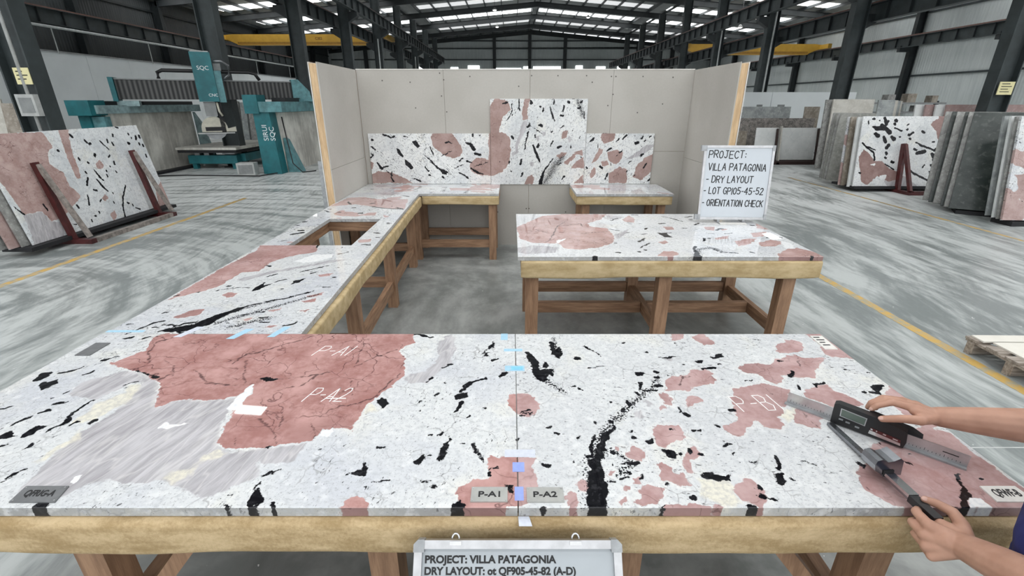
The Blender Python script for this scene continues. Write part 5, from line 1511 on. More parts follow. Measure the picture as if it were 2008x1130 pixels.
for (x0, x1, z0, z1, lab) in ((-1.985, -.292, .912, 1.60, 'low backsplash slab at left on the plasterboard wall, pink oval at its top edge'), (-.288, 1.035, .905, 2.045, 'tall middle backsplash slab with the brownish pink side'), (1.039, 1.985, .912, 1.60, 'low backsplash slab at right above the small counter')):
    o = tag(slab('stone_backsplash', M_st_b2 if x0 < -1 else M_st_b, [x0, x1], [z0, z1], .02, DATA['back'], .010), lab, 'backsplash')
    frame(o, (0, 6.778, 0), (1, 0, 0), (0, 0, 1))

# (lettering)
# ------------------------------------------------------------------ stroke lettering for handwriting
G = {'P': [[(0,0),(0,6),(3,6),(4,5),(4,4),(3,3),(0,3)]], 'R': [[(0,0),(0,6),(3,6),(4,5),(4,4),(3,3),(0,3)],[(1.6,3),(4,0)]], 'O': [[(2,6),(.6,5.2),(0,3),(.6,.8),(2,0),(3.4,.8),(4,3),(3.4,5.2),(2,6)]],
 'J': [[(1,6),(4,6)],[(2.8,6),(2.8,1.2),(2,.1),(1,.1),(.2,1)]], 'E': [[(4,6),(0,6),(0,0),(4,0)],[(0,3.1),(3.2,3.1)]], 'C': [[(4,5),(2.8,6),(1.2,5.7),(.1,4),(.1,2),(1.2,.3),(2.8,0),(4,1)]], 'T': [[(0,6),(4.2,6)],[(2.1,6),(2.1,0)]],
 ':': [[(.6,1),(.6,1.5)],[(.6,3.6),(.6,4.1)]], 'V': [[(0,6),(2,0),(4,6)]], 'I': [[(.4,6),(.4,0)]], 'L': [[(0,6),(0,0),(3.4,0)]], 'A': [[(0,0),(2.2,6),(4.2,0)],[(.9,2.1),(3.5,2.1)]], 'G': [[(4,5),(2.8,6),(1.2,5.7),(.1,4),(.1,2),(1.2,.3),(2.8,0),(4,1),(4,2.8),(2.4,2.8)]],
 'N': [[(0,0),(0,6),(3.8,0),(3.8,6)]], 'D': [[(0,0),(0,6),(2.4,6),(4,4.4),(4,1.6),(2.4,0),(0,0)]], 'Y': [[(0,6),(2,3),(4,6)],[(2,3),(2,0)]], 'U': [[(0,6),(0,1.4),(1.2,0),(2.8,0),(4,1.4),(4,6)]], 'H': [[(0,0),(0,6)],[(4,0),(4,6)],[(0,3),(4,3)]], 'K': [[(0,0),(0,6)],[(3.8,6),(0,2.6)],[(1.2,3.6),(4,0)]],
 '-': [[(.3,2.8),(2.6,2.9)]], '0': [[(2,6),(.6,5.2),(0,3),(.6,.8),(2,0),(3.4,.8),(4,3),(3.4,5.2),(2,6)]], '1': [[(.6,6),(.4,0)]], '2': [[(.2,4.8),(1.4,6),(3,5.9),(3.8,4.6),(3,3),(0,0),(4.2,0)]], '4': [[(3,0),(3,6),(0,2),(4.2,2)]], '5': [[(3.8,6),(.6,6),(.3,3.4),(2.4,3.7),(3.9,2.4),(3.4,.6),(1.6,0),(0,.7)]], 'S': [[(3.8,5.2),(2,6),(.4,5),(.8,3.6),(3.2,2.6),(3.8,1),(2,0),(.1,.8)]],
 'B': [[(0,0),(0,6),(2.6,6),(3.6,4.8),(2.6,3.2),(0,3.1)],[(2.6,3.2),(4,1.8),(2.8,0),(0,0)]], ' ': []}
def strokes(name, body, width, cap, pen, m, parent, M, shear=0.0, th=.0008, jit=.0, bl=0.0, group=None):
    pos = []; x = 0
    for ch in body:
        w = max([p[0] for s in G[ch] for p in s] + [0 if ch != ' ' else 1.6]) ; pos.append((ch, x)); x += w + 1.5
    sx = width / (x - 1.5); sy = cap / 6.0
    rr = random.Random(len(body)); mb = MB()
    for ch, px in pos:
        jy = rr.uniform(-jit, jit)
        for s in G[ch]:
            pts = [Vector(((px + p[0]) * sx + p[1] * sy * shear, p[1] * sy + jy + bl * (px + p[0]) * sx, 0)) for p in s]
            for a, b in zip(pts, pts[1:]):
                d = (b - a)
                if d.length < 1e-5: continue
                d.normalize(); nn = Vector((-d.y, d.x, 0)) * pen / 2; a2 = a - d * pen * .35; b2 = b + d * pen * .35
                mb.hexa([M @ Vector((q.x, q.y, z)) for z in (0, th) for q in (a2 - nn, b2 - nn, b2 + nn, a2 + nn)])
    return mb.build(name, m, parent)
# chalk marks belong to the slab they are drawn on
Tz = Matrix.Translation((0, 0, .0002))
strokes('chalk_writing', 'P-A1', .155, .088, .0036, M_chalk, sl, Matrix.Translation((-.925, 1.893, .0002)), .35)
strokes('chalk_writing', 'P-A2', .155, .092, .0036, M_chalk, sl, Matrix.Translation((-.822, 1.535, .0002)), .30)
MB().box((-.735, 1.553, .0002), (-.655, 1.558, .0009)).build('chalk_writing', M_chalk, sl)
strokes('chalk_writing', 'P-B1', .160, .098, .0036, M_chalk, sl2, Matrix.Translation((.882, 1.470, .0002)) @ Matrix.Rotation(.08, 4, 'Z'), -.12)

# ------------------------------------------------------------------ plates and tape on the front slabs
def plate(label, quad, m, txt=None, cap=.018, sub=(), txtm=None, rivets=True, rot=0):
    cx = sum(q[0] for q in quad) / 4; cy = sum(q[1] for q in quad) / 4
    t = thing('name_plate', label, 'plate', (cx, cy, T), 0)
    mb = MB(); mb.prism([(q[0] - cx, q[1] - cy) for q in quad], .0, .004); pt = mb.build('plate', m, t, bevel=.001)
    w = quad[1][0] - quad[0][0]; h = quad[3][1] - quad[0][1]
    if txt:
        tm = text_mesh('lettering', txt, cap / .72, txtm or M_ink, pt, Matrix(), .0005, 'CENTER', bold=.0006)
        xs = [v.co.x for v in tm.data.vertices]; ys = [v.co.y for v in tm.data.vertices]
        mx, my = (min(xs) + max(xs)) / 2, (min(ys) + max(ys)) / 2
        k = min(1.25, .66 * abs(w) / (max(xs) - min(xs)))
        sh = (quad[3][0] - quad[0][0]) / h
        tm.data.transform(Matrix.Translation((0, 0, .0046)) @ Matrix(((k, sh, 0, 0), (0, 1, 0, 0), (0, 0, 1, 0), (0, 0, 0, 1))) @ Matrix.Translation((-mx, -my, 0)))
    if rivets:
        for q in quad:
            MB().tube([((q[0]-cx)*.90, (q[1]-cy)*.80, .004), ((q[0]-cx)*.90, (q[1]-cy)*.80, .0052)], .0022, 8).build('rivet', M_alu, pt)
    return t
plate('small metal plate stamped P-A1 beside the seam', [(-.120, 1.038), (-.011, 1.038), (-.011, 1.094), (-.120, 1.094)], M_plate, 'P-A1', .021)
plate('small metal plate stamped P-A2 beside the seam', [(.046, 1.037), (.156, 1.037), (.156, 1.093), (.046, 1.093)], M_plate, 'P-A2', .021)
plate('dull grey plate with faint lettering at the front left corner', [(-1.470, 1.036), (-1.335, 1.036), (-1.348, 1.098), (-1.478, 1.098)], M_plated, 'QFRIG-A', .024)
plate('plain dark grey plate near the back left corner of the front slab', [(-2.020, 1.890), (-1.950, 1.890), (-1.950, 2.010), (-2.020, 2.010)], M_plated, None, rivets=False)
t = plate('pale plate with small print at the back right corner of the front slab', [(1.487, 1.948), (1.548, 1.948), (1.556, 2.083), (1.496, 2.083)], M_platew, None, rivets=False)
for k, w in enumerate((.030, .038, .026, .034)):
    MB().box((-.020, .045 - .026 * k, .004), (-.020 + w, .054 - .026 * k, .0046)).build('print_line', M_ink, t.children[0])
plate('pale plate with black lettering at the front right corner of the front slab', [(1.423, 1.038), (1.540, 1.038), (1.534, 1.098), (1.427, 1.098)], M_platew, 'QFWF-B', .028, rivets=False)
def tape(label, m, quads, z=T, th=.0009):
    mb = MB()
    for q in quads: mb.hexa([(x, y, zz) for zz in (0, th) for x, y in q]) if len(q[0]) == 2 else mb.hexa(q)
    o = mb.build('masking_tape', m); o.location = (0, 0, z)
    return tag(o, label, 'tape', 'tape pieces on the stone')
def R(x0, x1, y0, y1, sk=0): return [(x0, y0), (x1, y0), (x1 + sk, y1), (x0 + sk, y1)]
tape('light blue tape folded over the back edge left of the seam', M_tapeb, [R(-.052, -.018, 2.045, 2.112), [(-.052, 2.1105, -.03), (-.018, 2.1105, -.03), (-.018, 2.1125, -.03), (-.052, 2.1125, -.03), (-.052, 2.1105, .0009), (-.018, 2.1105, .0009), (-.018, 2.1125, .0009), (-.052, 2.1125, .0009)]])
tape('pale blue tape strip across the seam, rearmost of those bridging it', M_tapeb, [R(-.035, .052, 1.932, 1.955)])
t3 = tape('pale blue tape strip across the seam with a brighter blue centre', M_tapeb, [R(-.028, .058, 1.758, 1.802)])
MB().box((.0, 1.766, .0009), (.05, 1.794, .0016)).build('blue_centre', M_tapec, t3)
tape('white translucent tape strip across the seam behind the violet square', M_tapew, [R(-.022, .080, 1.226, 1.262)])
tape('violet square of tape on the seam', M_tapev, [R(.004, .042, 1.160, 1.202)])
tape('violet tape piece on the seam between the two stamped plates', M_tapev, [R(.010, .037, 1.045, 1.098)])
tape('grey tape flap at the front edge of the seam', M_tapew, [[(.022, .985, -.034), (.060, .985, -.034), (.052, 1.018, -.033), (.020, 1.018, -.033), (.022, .985, -.033), (.060, .985, -.033), (.052, 1.018, -.032), (.020, 1.018, -.032)]])
tape('blue tape across the corner joint, rightmost of three', M_tapeb, [R(-1.222, -1.185, 2.075, 2.190, .035)])
tape('blue tape across the corner joint, middle of three', M_tapeb, [R(-1.415, -1.375, 2.055, 2.165, .045)])
tape('white tape across the corner joint, leftmost of three', M_tapew, [R(-1.690, -1.650, 2.075, 2.190, .05)])
tape('turquoise tape strip at the outer left end of the joint', M_tapeb, [R(-2.072, -1.93, 2.128, 2.150, -.0), R(-1.93, -1.88, 2.128, 2.150)])

# ------------------------------------------------------------------ whiteboard on the island
wbd = thing('whiteboard', 'handwritten project whiteboard standing on the island slab', 'whiteboard', (2.14, 4.47, T), rot=(math.radians(-7), 0, math.radians(-2)))
UNT = Matrix.Rotation(math.radians(7), 4, 'X')
W, Hh, z0 = .655, .690, .030
MB().box((-W/2 + .012, -.006, z0 + .012), (W/2 - .012, .010, z0 + Hh - .012)).build('panel', M_wb, wbd); wpn = wbd.children[0]
mb = MB()
for lo, hi in (((-W/2, -.012, z0), (W/2, .014, z0 + .022)), ((-W/2, -.012, z0 + Hh - .022), (W/2, .014, z0 + Hh)), ((-W/2, -.012, z0 + .022), (-W/2 + .022, .014, z0 + Hh - .022)), ((W/2 - .022, -.012, z0 + .022), (W/2, .014, z0 + Hh - .022))): mb.box(lo, hi)
wfr = mb.build('frame', M_alu, wbd, bevel=.004)
for sx in (-1, 1):
    for zz in (z0, z0 + Hh - .05):
        MB().box((sx * W/2 - .027 if sx < 0 else W/2 - .025, -.015, zz - .001), (-W/2 + .025 if sx < 0 else W/2 + .002, .016, zz + .051)).build('corner_cap', M_aludull, wfr, bevel=.008)
MM = Matrix.Translation((0, -.0065, 0)) @ Matrix.Rotation(PI/2, 4, 'X')
for (body, x, w, z, cap) in (('PROJECT:', .075, .52, .838, .095), ('VILLA PATAGONIA', .085, .82, .672, .090), ('- DRY LAYOUT', .070, .67, .510, .088), ('- LOT GP105-45-52', .050, .86, .355, .088), ('- ORIENTATION CHECK', .045, .88, .190, .086)):
    strokes('handwriting', body, w * W, cap * Hh, .0078, M_ink, wpn, MM @ Matrix.Translation((-W/2 + x * W, z0 + z * Hh, 0)), .06, .0006, .003, -.012)
for sx in (-.12, .12):
    MB().box((sx - .012, -.07, 0), (sx + .012, .09, .008), UNT).build('foot', M_aludull, wbd, bevel=.002)
    MB().box((sx - .012, -.004, .008), (sx + .012, .012, z0 + .002)).build('foot_upright', M_aludull, wbd)
MB().box((-.13, -.085, .001), (.12, -.035, .009), UNT).build('pen_tray', M_platew, wbd, bevel=.003)

# ------------------------------------------------------------------ printed sign hung on the front rail
ta = math.radians(38)
sg = thing('sign_board', 'printed sign in an aluminium frame hung on the front felt rail', 'sign', (.018, .948, .868))
frame(sg, (.018, .948, .868), (1, 0, 0), (0, math.sin(ta), math.cos(ta)))
W, Hh = .572, .40
MB().box((-W/2 + .02, -Hh + .018, -.012), (W/2 - .02, -.018, -.002)).build('panel', M_wb2, sg); spn = sg.children[0]
mb = MB()
fr = .022
for lo, hi in (((-W/2 + fr, -fr, -.016), (W/2 - fr, 0, .006)), ((-W/2 + fr, -Hh, -.016), (W/2 - fr, -Hh + fr, .006)), ((-W/2, -Hh + fr, -.016), (-W/2 + fr, -fr, .006)), ((W/2 - fr, -Hh + fr, -.016), (W/2, -fr, .006))): mb.box(lo, hi)
sfr = mb.build('frame', M_alu, sg, bevel=.004)
for sx in (-1, 1):
    for sy in (0, 1):
        y1 = -Hh + .03 if sy else .002
        pl = [(-.002, y1 - .032), (.028, y1 - .032), (.028, y1), (.010, y1), (-.002, y1 - .012)]
        if sy: pl = [(-.002, y1), (.028, y1), (.028, y1 - .032), (.010, y1 - .032), (-.002, y1 - .020)]
        pl = [(sx * (W/2 - p[0]), p[1]) for p in pl]
        MB().prism(pl, -.018, .008).build('corner_cap', M_aludull, sfr, bevel=.002)
for x in (-.172, .160):
    mb = MB(); mb.box((x - .016, -.012, .006), (x + .016, -.002, .010)); mb.tube([(x + .010 * math.cos(a), .004 + .013 * math.sin(a), .006) for a in [PI * k / 8 for k in range(9)]], .003, 6, True)
    mb.build('hanging_eye', M_chrome, sfr)
for k, (body, w) in enumerate((('PROJECT: VILLA PATAGONIA', .362), ('DRY LAYOUT: ot QF905-45-82 (A-D)', .415), ('COMPONENT: PATAOOMIA KITCHEN LAYOUT', .505))):
    tm = text_mesh('lettering', body, .026, M_ink, spn, Matrix(), .0004, bold=.0010)
    xs = [v.co.x for v in tm.data.vertices]
    tm.data.transform(Matrix.Translation((-W/2 + .030 - .0 * k, -.058 - .0285 * k, -.0016)) @ Matrix.Diagonal((w / (max(xs) - min(xs)), 1.0, 1, 1)) @ Matrix.Translation((-min(xs), 0, 0)))
# ------------------------------------------------------------------ slabs stored round the hall
M_far1 = stone('breccia_stored_left', spec=.2, pink=(.42, .275, .25), pink2=(.54, .40, .375), fleck=.6, ang=.8, dens=.6, seed=12, veins=1.0, fs=.6, rough=.25, white=(.80, .82, .83), blue=(.66, .69, .71))
M_far2 = stone('breccia_stored_right', spec=.2, pink=(.28, .175, .16), pink2=(.36, .245, .225), fleck=.5, ang=.3, dens=.3, seed=14, veins=.4, fs=.6, rough=.25, white=(.80, .81, .81), blue=(.64, .66, .67))
M_far3 = stone('breccia_stored_end', spec=.2, pink=(.40, .28, .26), pink2=(.48, .36, .34), fleck=.8, ang=-.5, dens=.9, seed=16, veins=1, fs=.5, rough=.25, proc=1.0, procblack=.3)
def simple_stone(name, a, b, c, scale, rough=.3, vein=0.0):
    n = NB(name, rough)
    f = n.noise(scale, 5, .65, co=n.warp(2.0, .3)); g = n.voro(scale * 3, 'F1')
    col = n.mix(n.step(f, .35, .65), a, b)
    col = n.mix(n.math('MULTIPLY', n.step(n.noise(scale * 4, 3), .55, .66), .6), col, c)
    if vein:
        v = n.voro(2.2, co=n.warp(2.0, .5, detail=4))
        col = n.mix(n.math('MULTIPLY', n.step(v, .03, 0), vein), col, (.25, .26, .27))
    n.color(col); return n.m
M_green = simple_stone('dark_green_stone', (.018, .026, .024), (.050, .060, .055), (.10, .11, .10), 3)
M_greyg = simple_stone('grey_green_stone', (.20, .205, .185), (.30, .30, .275), (.36, .36, .33), 5, .5)
M_greyw = simple_stone('weathered_grey_stone', (.20, .20, .19), (.36, .36, .345), (.48, .48, .46), 6, .6)
M_gran = simple_stone('speckled_granite', (.10, .092, .085), (.26, .235, .215), (.44, .41, .38), 7, .4)
M_gmarb = simple_stone('grey_marble', (.22, .24, .24), (.36, .38, .375), (.44, .46, .45), 3, .3, .3)
M_wmarb = simple_stone('white_marble', (.62, .64, .63), (.72, .73, .72), (.68, .69, .68), 2, .3, .14)
M_beige = simple_stone('beige_stone', (.46, .44, .39), (.57, .55, .50), (.62, .60, .55), 3, .4)
M_brown = simple_stone('brown_stone', (.20, .17, .135), (.34, .30, .25), (.42, .38, .33), 4, .4)
M_pinkp = simple_stone('plain_pink_stone', (.30, .20, .19), (.38, .27, .255), (.46, .37, .35), 4, .4, .3)
def tslab(label, B0, yaw, L, h, lean, m, th=.025, group=None, feats=(), step=.5, roll=0.0):
    y = math.radians(yaw); a = math.radians(lean)
    U = Vector((math.cos(y), math.sin(y), 0)); Nh = U.cross(Vector((0, 0, 1)))
    V = Vector((0, 0, 1)) * math.cos(a) - Nh * math.sin(a)
    o = slab('stone_sheet', m, [0, L], [0, h], th, feats, step)
    frame(o, B0, U, V)
    return tag(o, label, 'stone slab', group)
# left rack
gl = 'slabs on the left rack'
U = (-.03, 1.0, 0)
yawL = math.degrees(math.atan2(1.0, -.03))
tslab('pink and white breccia slab on the red rack at left', (-6.73, 6.34, .13), yawL, 2.95, 1.49, 9, M_far1, .03, gl, DATA['rackL'], .014)
for k, (dx, dy, m, lab) in enumerate(((.055, -.10, M_greyw, 'grey-edged slab directly behind the pink slab on the left rack'), (.11, -.22, M_far3, 'second slab behind the pink slab on the left rack'), (.19, -.42, M_greyw, 'rearmost grey slab on the left rack'))):
    tslab(lab, (-6.73 - dx, 6.34 + dy, .13), yawL, 2.7, 1.40 - .05 * k, 9, m, .03, gl)
rk = thing('slab_rack', 'oxblood steel A-frame rack holding the pink slab at left', 'rack', (-6.6, 7.7, 0))
def P(x, y, z): return (x + 6.6, y - 7.7, z)
for y in (6.88, 8.72):
    MB().bar(P(-6.655, y, .06), P(-6.84, y, 1.20), .07, .075, (0, 1, 0)).build('upright', M_red, rk, bevel=.004)
    MB().bar(P(-6.40, y, .10), P(-6.80, y, 1.17), .05, .06, (0, 1, 0)).build('brace', M_redw, rk, bevel=.004)
    MB().box(P(-7.05, y - .05, .0), P(-6.36, y + .05, .07)).build('foot_beam', M_red, rk, bevel=.004)
MB().box(P(-6.43, 6.93, .0), P(-6.36, 8.67, .07)).build('front_rail', M_redw, rk, bevel=.004)
MB().box(P(-7.0, 6.93, .0), P(-6.93, 8.67, .07)).build('rear_rail', M_red, rk, bevel=.004)
MB().box(P(-7.06, 6.2, .071), P(-6.64, 9.2, .125)).build('bearer', M_blackm, rk)
# pale slabs against the first left column
for k, (x, w, h, m, lab) in enumerate(((-13.35, .5, 2.0, M_wmarb, 'white slab leaning upright at the far left edge'), (-12.80, .5, 2.1, M_brown, 'brown slab leaning upright left of the nearest column'), (-12.25, .55, 2.1, M_beige, 'beige slab leaning upright left of the nearest column'), (-11.65, .6, 2.0, M_brown, 'brownish slab leaning upright right behind the nearest left column'))):
    tslab(lab, (x, 11.2, 0), 8, w, h, 8, m, .04, 'upright slabs at far left')
# remnants standing behind the saw
for k in range(7):
    m = (M_greyw, M_gmarb)[k % 2]
    tslab('grey upright remnant behind the bridge saw, %s from the left' % ['first', 'second', 'third', 'fourth', 'fifth', 'sixth', 'seventh'][k], (-10.95 + .30 * k, 19.4, .0), -4, .24, 2.06 - .04 * (k % 3), 7, m, .12, 'remnants behind the saw')
# right row: stack behind the pink slab
gr = 'slabs on the right-hand racks'
tslab('white slab with black crystals and pink corners on the right red rack', (8.20, 11.32, .13), 0, 2.95, 1.59, 9, M_far2, .03, gr, DATA['rackR'], .014)
for k, (x, y, h, lean, yaw, m, lab) in enumerate(((8.15, 11.42, 1.60, 9, 0, M_wmarb, 'white edged slab directly behind the black and white one'), (8.12, 11.60, 1.60, 9, 0, M_brown, 'brownish slab end second behind the black and white one'), (8.10, 11.68, 1.60, 9, 0, M_far3, 'mottled slab end third behind the black and white one'),
    (8.30, 12.50, 1.70, 15, -30, M_greyg, 'grey-green slab with its flat face showing behind the right rack'), (8.33, 12.66, 1.70, 15, -30, M_greyw, 'grey slab edge behind the grey-green slab'), (8.36, 12.80, 1.70, 15, -30, M_greyg, 'second slab edge behind the grey-green slab'), (8.40, 12.96, 1.70, 15, -30, M_greyw, 'rearmost slab edge behind the grey-green slab'))):
    tslab(lab, (x, y, .1), yaw, 2.6 if yaw == 0 else .75, h, lean, m, .04, gr)
rk = thing('slab_rack', 'oxblood steel A-frame rack in front of the black and white slab', 'rack', (9.2, 11.1, 0))
for dx in (0.02, 1.45):
    MB().bar((dx, .12, .06), (dx + .0, .33, 1.10), .10, .07, (1, 0, 0)).build('upright', M_red, rk, bevel=.004)
    MB().bar((dx, -.25, .08), (dx, .28, 1.08), .08, .06, (1, 0, 0)).build('brace', M_red, rk, bevel=.004)
    MB().box((dx - .05, -.30, 0), (dx + .05, .9, .07)).build('foot_beam', M_red, rk, bevel=.004)
MB().box((.07, -.30, 0), (1.40, -.22, .09)).build('front_rail', M_red, rk, bevel=.004)
MB().box((-1.0, .15, .072), (1.9, 1.0, .125)).build('bearer', M_blackm, rk)
# dark green group
for k, (off, m, lab) in enumerate(((0, M_green, 'dark green slab, frontmost of the leaning dark group'), (.17, M_greyw, 'rough grey edge just behind the dark green slab'), (.30, M_green, 'second dark green slab of the leaning dark group'), (.58, M_greyw, 'third slab edge of the leaning dark group'), (.76, M_green, 'fourth slab edge of the leaning dark group'), (1.0, M_greyw, 'rearmost slab edge of the leaning dark group'))):
    tslab(lab, (8.47 + off * .20, 8.97 + off * .86, .10), -35, 1.0, 1.86, 22, m, .055, 'leaning dark slabs at right')
MB_ = MB().box((0, -.05, 0), (.9, .9, .072)); o = MB_.build('timber_bearer', M_blackm); o.location = (8.6, 8.95, 0); o.rotation_euler = (0, 0, math.radians(-35)); tag(o, 'dark timber bearer under the leaning dark slabs', 'bearer')
for k, (y, m, lab) in enumerate(((7.96, M_far3, 'pink veined slab at the right edge of the picture, frontmost of its stack'), (8.06, M_greyw, 'grey slab edge directly behind the pink veined slab at the right edge'), (8.17, M_wmarb, 'white slab edge in the stack at the right edge'), (8.33, M_gmarb, 'rearmost grey slab edge in the stack at the right edge'))):
    tslab(lab, (8.52 + .22 * (y - 7.96), y, .1), -4, 2.4, 1.72, 12, m, .045, 'slab stack at the right edge')
o = MB().box((0, 0, 0), (2.3, .38, .08)).build('timber_bearer', M_blackm); o.location = (8.65, 7.90, 0); tag(o, 'dark timber bearer under the stack at the right edge', 'bearer')
# groups further back on the right
for k, (x, y, m, lab) in enumerate(((9.75, 15.0, M_beige, 'large beige slab standing behind the right rack'), (9.62, 15.14, M_greyw, 'grey slab edge behind the large beige slab'), (11.05, 14.9, M_gmarb, 'first slab edge right of the large beige slab'), (11.25, 15.05, M_beige, 'second slab edge right of the large beige slab'), (11.45, 15.2, M_gmarb, 'third slab edge right of the large beige slab'), (11.62, 15.35, M_beige, 'fourth slab edge right of the large beige slab'))):
    tslab(lab, (x, y, .05), 0, 1.25 if k < 2 else .5, 2.05 - .01 * k, 6, m, .05, 'beige slab group at right')
for k, (x, m, lab) in enumerate(((11.95, M_wmarb, 'white slab edge left of the pale pink slabs'), (12.15, M_pinkp, 'pink slab edge, first of the pale pink group'), (12.35, M_wmarb, 'white slab edge within the pale pink group'), (12.55, M_pinkp, 'broad pale pink slab left of the near right column'), (14.1, M_pinkp, 'broad pale pink slab right of the near right column'))):
    tslab(lab, (x, 14.6 - .12 * k, .05), 0, .25 if k < 3 else (1.0 if k == 3 else 1.3), 1.90, 6, m, .05, 'pale pink slabs at right')
sh = thing('storage_rack', 'dark steel storage shelf behind the slabs at right, odd offcuts on it', 'rack', (11.9, 17.6, 0))
for x in (0, 1.5, 3.0): MB().box((x - .05, -.05, 0), (x + .05, .05, 2.05)).build('post', M_steel, sh)
for z in (1.2, 1.7, 2.0): MB().box((-.1, -.3, z - .05), (3.1, .3, z)).build('shelf', M_grey, sh)
for k, (x, z, w, h) in enumerate(((.5, 1.7, .2, .22), (.95, 1.2, .35, .4), (1.2, 2.0, .25, .25), (1.9, 2.0, .3, .28), (2.3, 1.7, .3, .2), (2.7, 2.0, .2, .22))):
    o = MB().box((-w/2, -.15, 0), (w/2, .15, h)).build('offcut', M_brown if k % 2 else M_greyw); o.location = (11.9 + x, 17.5, z)
    tag(o, ['small grey offcut on the middle shelf at left', 'brown offcut on the lower shelf', 'grey offcut on the top shelf, leftmost', 'brown offcut on the top shelf, middle one', 'small grey offcut on the middle shelf at right', 'brown offcut on the top shelf, rightmost'][k], 'offcut', 'offcuts on the storage shelf')
# white marble rack, granite and grey marble behind it
for k, (x, L, lab) in enumerate(((8.50, .78, 'white marble panel left of the dark rack post'), (9.32, 1.30, 'white marble panel between the two dark rack posts'), (10.66, .72, 'white marble panel right of the second dark rack post'))):
    tslab(lab, (x, 16.95, .12), 0, L, 1.07, 6, M_wmarb, .03, 'white marble panels')
rk = thing('slab_rack', 'low brown-black rack in front of the white marble panels', 'rack', (9.9, 16.6, 0))
for x in (-.70, .72):
    MB().bar((x, .24, .06), (x, .40, 1.16), .06, .05, (1, 0, 0)).build('upright', M_darkrack, rk)
    MB().bar((x + .12, .22, .06), (x + .12, .40, 1.24), .10, .04, (1, 0, 0)).build('timber_strip', M_beige, rk)
    MB().box((x - .05, -.05, 0), (x + .05, .7, .07)).build('foot_beam', M_darkrack, rk)
MB().box((-.85, -.05, .0), (.85, .05, .12)).build('front_rail', M_darkrack, rk)
MB().box((-1.4, .28, .071), (1.5, .60, .118)).build('bearer', M_darkrack, rk)
tslab('brown speckled granite slab behind the white marble panels', (8.35, 18.0, .05), 0, 2.75, 1.42, 5, M_gran, .04)
tslab('dark slab end left of the speckled granite', (8.15, 17.6, .05), 0, .35, 1.0, 5, M_brown, .04)
tslab('grey marble slab behind the speckled granite', (8.3, 19.6, .05), 0, 2.75, 1.80, 5, M_gmarb, .04)
tslab('dark brown slab beside the right column at the back', (11.6, 19.6, .05), 0, .6, 1.80, 5, M_brown, .04)
sc_ = thing('screen_wall', 'white screen wall beyond the granite slabs at right', 'partition', (0, 24, 0))
for a, b in ((9.0, 12.4), (12.42, 15.2), (15.22, 16.4)): MB().box((a, 0, 0), (b, .08, 2.45)).build('panel', M_white, sc_, bevel=.006)
for x, w in ((11.75, .28), (12.75, .34)): MB().box((x, -.01, 1.62), (x + w, -.0005, 1.90)).build('notice', M_grey, sc_)
# pallet at right
pl = thing('pallet', 'weathered timber pallet on the yellow line at right', 'pallet', (3.90, 3.56, 0))
pl.rotation_euler = (0, 0, -.02)
for y in (-.02, -.36, -.70): MB().box((0, y - .05, .0), (1.1, y + .0, .022)).build('bottom_board', M_pallet, pl, bevel=.003)
for y in (-.02, -.36, -.70):
    for x in (.0, .48, .98): MB().box((x, y - .07, .0225), (x + .12, y + .0, .105)).build('block', M_pallet, pl, bevel=.003)
for x in (.0, .5, 1.0): MB().box((x, -.78, .1055), (x + .1, .0, .125)).build('stringer', M_pallet, pl, bevel=.003)
for y in (-.78, -.62, -.46, -.30, -.11): MB().box((-.01, y, .1255), (1.12, y + .11, .145)).build('deck_board', M_pallet, pl, bevel=.003)
o = MB().box((0, -.62, 0), (1.05, -.13, .012)).build('sheet_board', M_ply, bevel=.002); o.location = (3.98, 3.54, .146); o.rotation_euler = (0, 0, -.02); tag(o, 'pale sheet board lying on the pallet, nearer one', 'board')
o = MB().box((0, -.115, 0), (1.05, .0, .012)).build('sheet_board', M_ply, bevel=.002); o.location = (3.92, 3.545, .146); o.rotation_euler = (0, 0, -.02); tag(o, 'narrow pale board along the back edge of the pallet', 'board')

# ------------------------------------------------------------------ bridge saw
sw = thing('bridge_saw', 'teal stone-cutting bridge saw with concrete side walls and a black bellows beam', 'machine', (0, 0, 0))
MB().box((-11.15, 13.3, 0), (-10.85, 16.9, 1.72)).build('side_wall', M_conc, sw, bevel=.02)
MB().box((-11.25, 12.9, 1.72), (-10.70, 17.2, 1.93)).build('runway_rail', M_dust, sw, bevel=.015)
MB().box((-11.15, 13.3, 1.931), (-10.80, 13.75, 2.03)).build('rail_cover', M_black, sw); MB().box((-11.15, 14.75, 1.931), (-10.80, 17.0, 2.03)).build('rail_cover', M_black, sw)
MB().box((-11.35, 12.75, 1.68), (-10.75, 13.27, 2.05)).build('end_box', M_teal, sw, bevel=.02)
MB().box((-11.25, 12.9, 0), (-10.95, 13.27, 1.675)).build('end_post', M_teal, sw, bevel=.02)
MB().box((-10.945, 12.95, .2), (-10.62, 13.15, 1.65)).build('post_web', M_teal2, sw)
MB().prism([(-10.84, 0), (-10.35, 0), (-10.55, .9), (-10.62, 1.3), (-10.84, 1.7)], 0, .12, Matrix(((1, 0, 0, 0), (0, 0, 1, 16.95), (0, 1, 0, 0), (0, 0, 0, 1)))).build('far_bracket', M_dust, sw)
MB().box((-7.25, 14.72, 0), (-6.90, 19.4, 1.72)).build('side_wall', M_conc, sw, bevel=.02)
MB().box((-7.35, 14.25, 1.74), (-6.55, 19.8, 2.02)).build('runway_rail', M_teal2, sw, bevel=.015)
MB().box((-7.15, 15.0, 2.021), (-6.75, 19.6, 2.13)).build('rail_cover', M_black, sw)
sep_ = MB().prism([(-7.42, 0), (-6.88, 0), (-6.96, 1.74), (-7.42, 1.74)], 14.3, 14.70, Matrix(((1, 0, 0, 0), (0, 0, 1, 0), (0, 1, 0, 0), (0, 0, 0, 1)))).build('end_post', M_teal, sw, bevel=.02)
